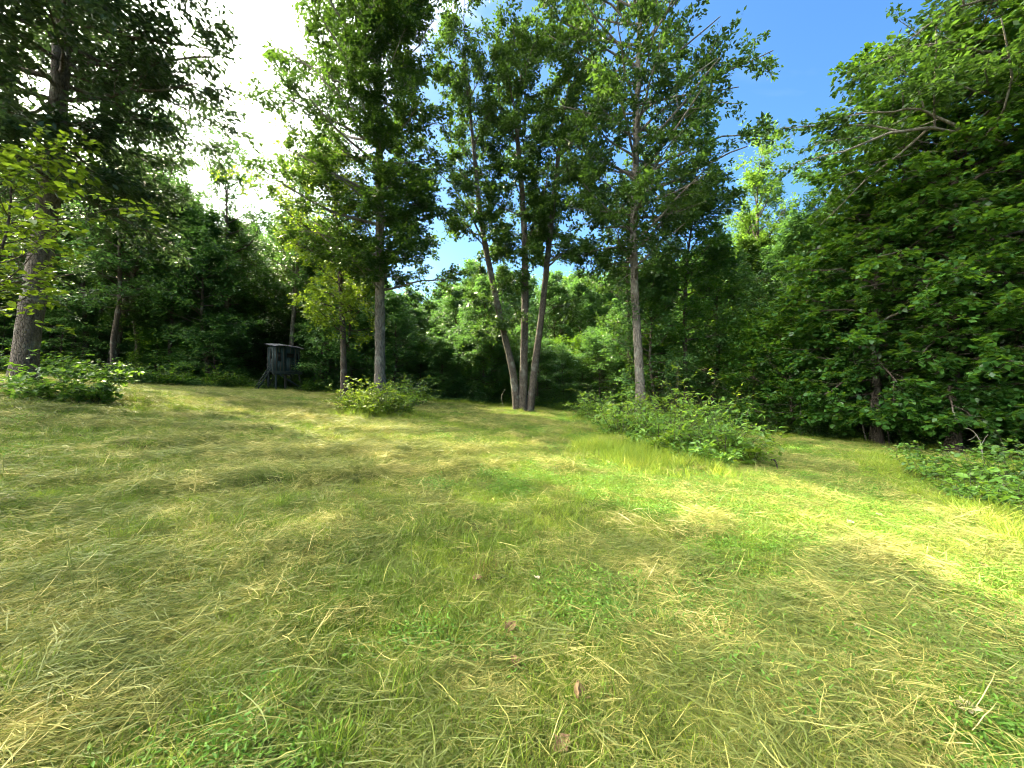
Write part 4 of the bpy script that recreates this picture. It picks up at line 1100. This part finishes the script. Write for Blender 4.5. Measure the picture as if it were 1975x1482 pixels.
g = gpt(1500, 8.6); stick('dead_stalk', 'dark curled dead plant stalk at the right tip of the weed island', 'stick', [g, (g[0] - .02, g[1], g[2] + .15), (g[0] - .07, g[1], g[2] + .27), (g[0] - .14, g[1], g[2] + .26)], 0.012, 0.02, B_DARK)

def ground_at_px(px, py):
    """where the line of sight through a pixel meets the ground"""
    d = np.linspace(0.8, 60, 6000)
    x = (px - CX) / FPX * d; z = CAM_H - (py - CY) / FPX * d
    k = np.argmax(z < ground_z(x, d))
    return x[k], d[k], float(ground_z(x[k], d[k]))

def fallen_leaf(px, py, size, label, mat, curl, rz, tilt=0.3, group='fallen leaves in the mown grass'):
    x, y, z = ground_at_px(px, py)
    n = 9; u = np.linspace(0, 1, n)
    wdt = np.interp(u, [0, 0.15, 0.4, 0.7, 1], [0.03, 0.22, 0.34, 0.24, 0.02]) * (1 + 0.25 * np.sin(u * 21))
    k = np.linspace(-1, 1, 5)
    vx = (u - 0.5)[:, None] * np.ones(5); vy = wdt[:, None] * k
    vz = curl * (np.abs(k) ** 1.6)[None, :] * wdt[:, None] * 1.4 + 0.18 * curl * np.cos(u * 3.1)[:, None] ** 2
    v = np.stack([vx, vy, vz], -1).reshape(-1, 3) * size
    i = (np.arange(n - 1)[:, None] * 5 + np.arange(4)).ravel()
    f = np.stack([i, i + 1, i + 6, i + 5], 1)
    o = new_obj('fallen_leaf', mesh_np('fallen_leaf', v, f, mat, True), None, label=label, category='leaf', group=group)
    s = o.modifiers.new('thickness', 'SOLIDIFY'); s.thickness = 0.0012
    o.location = (x, y, z + 0.055); o.rotation_euler = (tilt, random.uniform(-0.3, 0.3), rz)
fallen_leaf(1106, 1362, 0.13, 'curled brown leaf standing on edge in the hay near the bottom centre', M_DEAD, 1.0, 1.4, 0.9)
fallen_leaf(1868, 1393, 0.11, 'pale bleached leaf lying near the lower right corner', M_PALE, 0.4, -0.3)
fallen_leaf(1896, 1102, 0.10, 'reddish-brown leaf at the right edge below the yellow grass', M_DEAD, 0.6, 0.3)
fallen_leaf(922, 1133, 0.08, 'twisted brown leaf scrap in the middle of the meadow foreground', M_DEAD, 0.9, 0.1)
fallen_leaf(1034, 1131, 0.07, 'small pale scrap right of the twisted one', M_PALE, 0.7, 2.0)
fallen_leaf(985, 1230, 0.10, 'brown leaf scrap beside the hay mound at the centre', M_DEAD, 0.8, 0.8)
fallen_leaf(990, 1298, 0.08, 'dark purplish-brown leaf scrap in the foreground hay', M_DEAD, 0.9, 1.8)
fallen_leaf(1832, 1030, 0.10, 'dry curled leaf on the mown path nearest its right edge', M_DEAD, 0.8, 0.5)
fallen_leaf(1640, 1018, 0.11, 'dry pale leaf on the sunlit strip of the mown path', M_PALE, 0.6, 0.2)
fallen_leaf(1695, 1003, 0.11, 'dry leaf a little further up the sunlit strip of the path', M_PALE, 0.7, 2.2)
fallen_leaf(1658, 1232, 0.09, 'small dry leaf among green clover right of the centre', M_PALE, 0.7, 0.7)
fallen_leaf(1085, 1462, 0.10, 'flat brown leaf at the very bottom edge', M_DEAD, 0.4, 0.7)
fallen_leaf(1552, 1122, 0.09, 'pale leaf scrap on the short grass at the right', M_PALE, 0.8, 0.4)
fallen_leaf(445, 918, 0.11, 'dry leaf in the shaded mown grass at the left', M_PALE, 0.5, 0.4)
fallen_leaf(15, 978, 0.12, 'pale leaf at the left edge of the meadow', M_PALE, 0.6, 0.4)
fallen_leaf(262, 820, 0.13, 'dry leaf on the sunlit ground right of the left bush', M_DEAD, 0.6, 1.4)

# ------------------------------------------------------------------ meadow: uncountable grass, hay and weeds
def blades(rng, n, rad, h0, h1, wid, lean, curl, seg=3, base_h=0.0):
    a = rng.uniform(0, 2 * PI, n); r = rad * np.sqrt(rng.uniform(0, 1, n))
    st = np.stack([np.cos(a) * r, np.sin(a) * r, np.full(n, base_h)], 1)
    d = norm(np.stack([rng.normal(0, lean, n), rng.normal(0, lean, n), np.ones(n)], 1))
    pl = polylines(st, d, rng.uniform(h0, h1, n), seg, -curl, 0.12, rng)
    return ribbon(pl, wid * rng.uniform(0.6, 1.3, n), rng)
def ribbon(pl, w, rng):
    n, m, _ = pl.shape
    t = norm(pl[:, -1] - pl[:, 0]); s = perp(t, rng)
    prof = np.interp(np.linspace(0, 1, m), [0, 0.5, 1], [0.75, 1.0, 0.08])
    off = s[:, None, :] * (w[:, None] * prof[None])[..., None] * 0.5
    v = np.stack([pl - off, pl + off], 2).reshape(n, m * 2, 3)
    i = np.arange(m - 1) * 2
    f = (np.stack([i, i + 1, i + 3, i + 2], 1)[None] + (np.arange(n) * m * 2)[:, None, None]).reshape(-1, 4)
    return v.reshape(-1, 3), f
def proto_blades(seed, mat, n, *a, **k):
    rng = np.random.default_rng(seed); v, f = blades(rng, n, *a, **k)
    seg = len(f) // n
    return mesh_np('blades', v, f, mat, False, np.repeat(rng.uniform(0, 1, n), seg))
def proto_hay(seed, mat, n, rad, l0, l1, wid, zmax, spread):
    """mown blades lying mostly along x, criss-crossed"""
    rng = np.random.default_rng(seed)
    a = rng.normal(0, spread, n) + rng.integers(0, 2, n) * PI
    c = np.stack([rng.normal(0, rad, n), rng.normal(0, rad * 0.7, n), rng.uniform(0.004, zmax, n) * rng.uniform(0.3, 1, n)], 1)
    Ln = rng.uniform(l0, l1, n)
    d = np.stack([np.cos(a), np.sin(a), rng.normal(0.12, 0.16, n)], 1)
    pl = polylines(c - d * Ln[:, None] * 0.45, d, Ln, 4, -0.04, 0.13, rng)
    pl[:, :, 2] = np.maximum(pl[:, :, 2], 0.002)
    v, f = ribbon(pl, wid * rng.uniform(0.5, 1.4, n), rng)
    return mesh_np('hay', v, f, mat, False, np.repeat(rng.uniform(0, 1, n), 4))
def proto_weed(seed, mat, n, rad, size, h):
    rng = np.random.default_rng(seed)
    a = rng.uniform(0, 2 * PI, n); r = rad * np.sqrt(rng.uniform(0, 1, n))
    p = np.stack([np.cos(a) * r, np.sin(a) * r, h * rng.uniform(0.2, 1, n)], 1)
    t = rng.normal(0, 1, (n, 3)); t[:, 2] = 0.2
    v, f = leaves_mesh6(p, t, np.full(n, size), rng, 0.6, 0.36, 0.0)
    return mesh_np('weed', v, f, mat, False, np.repeat(rng.uniform(0, 1, n), 2))

def field(n, rmin, rmax, power=1.0, az=1.16):
    """points round the camera, density falling with distance as r**-power"""
    u = R.uniform(0, 1, n); e = 2 - power
    r = (rmin ** e + u * (rmax ** e - rmin ** e)) ** (1 / e)
    a = R.uniform(-az, az, n)
    x = r * np.sin(a); y = r * np.cos(a)
    return x, y, r

def lay(name, protos, x, y, s, keep, dz=0.0, rz=None, tilt=0.12, sz=None, label=None, cat=None):
    x, y, s = x[keep], y[keep], s[keep]; n = len(x)
    z = ground_z(x, y) + (dz[keep] if isinstance(dz, np.ndarray) else dz)
    e = 0.08
    gx = (ground_z(x + e, y) - ground_z(x - e, y)) / (2 * e); gy = (ground_z(x, y + e) - ground_z(x, y - e)) / (2 * e)
    a = R.uniform(0, 2 * PI, n) if rz is None else rz[keep]
    # tilt with the slope in the rotated frame (small angles)
    rx = np.cos(a) * gy - np.sin(a) * gx; ry = -(np.cos(a) * gx + np.sin(a) * gy)
    rot = np.stack([rx + R.normal(0, tilt, n), ry + R.normal(0, tilt, n), a], 1)
    zz = s if sz is None else sz[keep]
    scatter(name, protos, np.stack([x, y, z], 1), rot, np.stack([s, s, zz], 1), R.integers(0, len(protos), n), label, cat)

def patchy(x, y, sc, seed): return vnoise(x * sc + 1.5 * fbm(x * sc, y * sc, seed + 4), y * sc, seed) * 0.65 + vnoise(x * sc * 3.1, y * sc * 3.1, seed + 9) * 0.35

# short living grass
x, y, r = field(30000, 0.6, 32, 0.9)
w = wood_depth(x, y)
s = R.uniform(0.75, 1.25, len(x)) * (1 + r * 0.02)
lay('short_grass', [proto_blades(500 + k, G_FRESH, 110, 0.16, 0.04, 0.09, 0.0042, 0.5, 0.10) for k in range(5)], x, y, s,
    (w < 0.8) & (patchy(x, y, 0.9, 21) > 0.28), label='short living grass of the mown meadow', cat='grass')
# hay: flattened mown blades, lying in swathes
x, y, r = field(26000, 0.6, 30, 0.9)
w = wood_depth(x, y); hr = hay_ridge(x, y)
pt = patchy(x, y, 0.55, 31)
ang = 0.45 + 2.6 * fbm(x * 0.25, y * 0.25, 33) + np.where(x > 2.5, -0.9, 0.0) + R.normal(0, 0.35, len(x))
s = R.uniform(0.7, 1.3, len(x)) * (1 + r * 0.02)
left = 1 / (1 + np.exp((x - 2.2) / 1.2))
lay('mown_hay', [proto_hay(520 + k, G_HAY, 170, 0.15, 0.04, 0.18, 0.0026, 0.05, 0.85) for k in range(6)], x, y, s,
    (w < 0.2) & (R.uniform(0, 1, len(x)) < np.clip(0.9 * hr + (pt - 0.43) * 2.4 + 0.42 * left, 0.05, 1)), dz=0.02 + 0.03 * hr, rz=ang, label='flattened mown hay lying over the meadow', cat='hay')
x, y, r = field(9000, 4, 30, 0.6)
ang = 0.45 + 2.6 * fbm(x * 0.25, y * 0.25, 33) + R.normal(0, 0.5, len(x))
lay('hay_heaps', [proto_hay(530 + k, G_HAY, 120, 0.2, 0.08, 0.3, 0.005, 0.13, 0.8) for k in range(4)], x, y, R.uniform(0.6, 1.1, len(x)),
    (wood_depth(x, y) < -0.5) & (hay_ridge(x, y) > 0.35) & (x < 5), dz=0.03, rz=ang, label='small heaps of cut grass across the meadow', cat='hay')
x, y, r = field(3400, 0.7, 16, 1.0)
ang = 0.45 + 2.6 * fbm(x * 0.25, y * 0.25, 33) + np.where(x > 2.5, -0.9, 0.0) + R.normal(0, 0.6, len(x))
lay('loose_straw', [proto_hay(540 + k, G_HAY, 14, 0.2, 0.14, 0.36, 0.0036, 0.07, 0.8) for k in range(4)], x, y, R.uniform(0.7, 1.2, len(x)),
    wood_depth(x, y) < 0, dz=0.04, rz=ang, label='long loose straws on top of the mown grass', cat='straw')
# broad-leaved weeds, mostly on the right
x, y, r = field(19000, 0.6, 22, 1.0)
pw = patchy(x, y, 0.7, 41) + 0.30 * np.clip((x - 0.6) / 2.2, -0.6, 1)
lay('clover_and_weeds', [proto_weed(560 + k, G_WEED, 80, 0.15, 0.024, 0.075) for k in range(4)], x, y, R.uniform(0.7, 1.25, len(x)) * (1 + r * 0.03),
    (wood_depth(x, y) < 0.5) & (pw > 0.57), dz=0.0, label='small broad-leaved weeds among the grass', cat='weeds')
# brownish upright tussocks
x, y, r = field(4200, 1.2, 26, 0.7)
lay('brown_tussocks', [proto_blades(580 + k, G_BROWN, 70, 0.10, 0.07, 0.17, 0.0035, 0.32, 0.06) for k in range(4)], x, y, R.uniform(0.6, 1.15, len(x)),
    (wood_depth(x, y) < -0.3) & (patchy(x, y, 1.3, 51) > 0.54), label='brownish tussocks standing in the mown meadow', cat='grass')
# green uncut tufts
x, y, r = field(3000, 1.2, 26, 0.6)
lay('uncut_tufts', [proto_blades(590 + k, G_FRESH, 60, 0.08, 0.09, 0.2, 0.0055, 0.35, 0.10) for k in range(4)], x, y, R.uniform(0.6, 1.1, len(x)),
    (wood_depth(x, y) < -0.2) & (patchy(x, y, 1.4, 61) > 0.54), label='green uncut tufts in the meadow', cat='grass')
# tall grass: along the wood edge, round the island, right-hand verge, round the bushes
x, y, r = field(34000, 3, 32, 0.6, 1.2)
w = wood_depth(x, y)
edge = np.exp(-((w - 0.2) / 0.75) ** 2) * (0.4 + 0.6 * (x > -12))
isl_m = island(x, y)
vx_ = x - (7.2 + (y - 7) * 0.45)
verge = np.clip(vx_ / 0.8 + 0.4, 0, 1) * np.clip(1.4 - vx_ / 3.5, 0.25, 1) * (w < 0.6) * (y > 2.6) * (y < 11) * (0.5 + 0.5 * (vnoise(x * 0.9, y * 0.9, 93) > 0.35))
bx1, by1, _ = gpt(712, 14.6); bx2, by2, _ = gpt(142, 9.6)
bsh = np.exp(-((x - bx1) ** 2 + (y - by1) ** 2) / 1.6) + 0.5 * np.exp(-((x - bx2) ** 2 + (y - by2) ** 2) / 1.2)
for tx_, td_ in ((1010, 22.5), (1238, 20.0), (733, 20.0), (664, 21.0), (42, 11.0)):
    q_ = gpt(tx_, td_); bsh = bsh + 0.8 * np.exp(-((x - q_[0]) ** 2 + (y - q_[1]) ** 2) / 0.8)
dens = np.clip(np.maximum.reduce([edge * 0.8, isl_m * (0.35 + 0.6 * (vnoise(x * 1.1, y * 1.1, 91) > 0.5)), verge, bsh * 0.7]), 0, 1)
hgt = 0.3 + 0.7 * vnoise(x * 0.9, y * 0.9, 71)
s = R.uniform(0.7, 1.1, len(x))
lay('tall_grass', [proto_blades(600 + k, G_TALL, 42, 0.14, 0.18, 0.55, 0.009, 0.30, 0.10, seg=4) for k in range(5)], x, y, s,
    R.uniform(0, 1, len(x)) < dens, sz=s * hgt, label='tall uncut yellow-green grass along the edges', cat='grass')
# scattered thin seed stalks left standing
x, y, r = field(1500, 2.5, 24, 0.4)
lay('seed_stalks', [proto_blades(610 + k, G_HAY, 7, 0.16, 0.2, 0.42, 0.005, 0.30, 0.12, seg=4) for k in range(4)], x, y, R.uniform(0.6, 1.1, len(x)),
    (wood_depth(x, y) < 0) & (vnoise(x * 0.5, y * 0.5, 66) > 0.45), label='thin dry seed stalks left standing in the meadow', cat='grass')
# leaf litter and low herbs on the wood floor
x, y, r = field(9000, 9, 36, 0.2, 1.2)
w = wood_depth(x, y)
lay('woodland_herbs', [proto_weed(620 + k, M_WOOD, 70, 0.3, 0.09, 0.3) for k in range(3)], x, y, R.uniform(0.7, 1.3, len(x)),
    (w > 0.3) & (w < 9) & (vnoise(x * 0.7, y * 0.7, 81) > 0.35), label='low herbs covering the floor at the wood edge', cat='plants')

# ------------------------------------------------------------------ labels of look-alikes: by their order from the left
ORD = ['leftmost', 'second', 'third', 'fourth', 'fifth', 'sixth', 'seventh', 'eighth', 'ninth', 'tenth', 'eleventh', 'twelfth', 'thirteenth',
       'fourteenth', 'fifteenth', 'sixteenth', 'seventeenth', 'eighteenth', 'nineteenth', 'twentieth', 'twenty-first', 'twenty-second', 'twenty-third', 'twenty-fourth']
same = {}
for o in COL.objects:
    if o.parent is None and 'label' in o.keys() and 'kind' not in o.keys(): same.setdefault(o['label'], []).append(o)
for lb, os_ in same.items():
    if len(os_) < 2: continue
    os_.sort(key=lambda o: o.location.x / max(o.location.y, 0.1))
    for k, o in enumerate(os_):
        if k >= len(ORD): break
        new = lb + ', ' + ORD[k] + (' of its kind' if k == 0 else ' from the left')
        if len(new.split()) > 16: new = lb + ', ' + ORD[k] + ('' if k == 0 else ' from left')
        if len(new.split()) <= 16: o['label'] = new
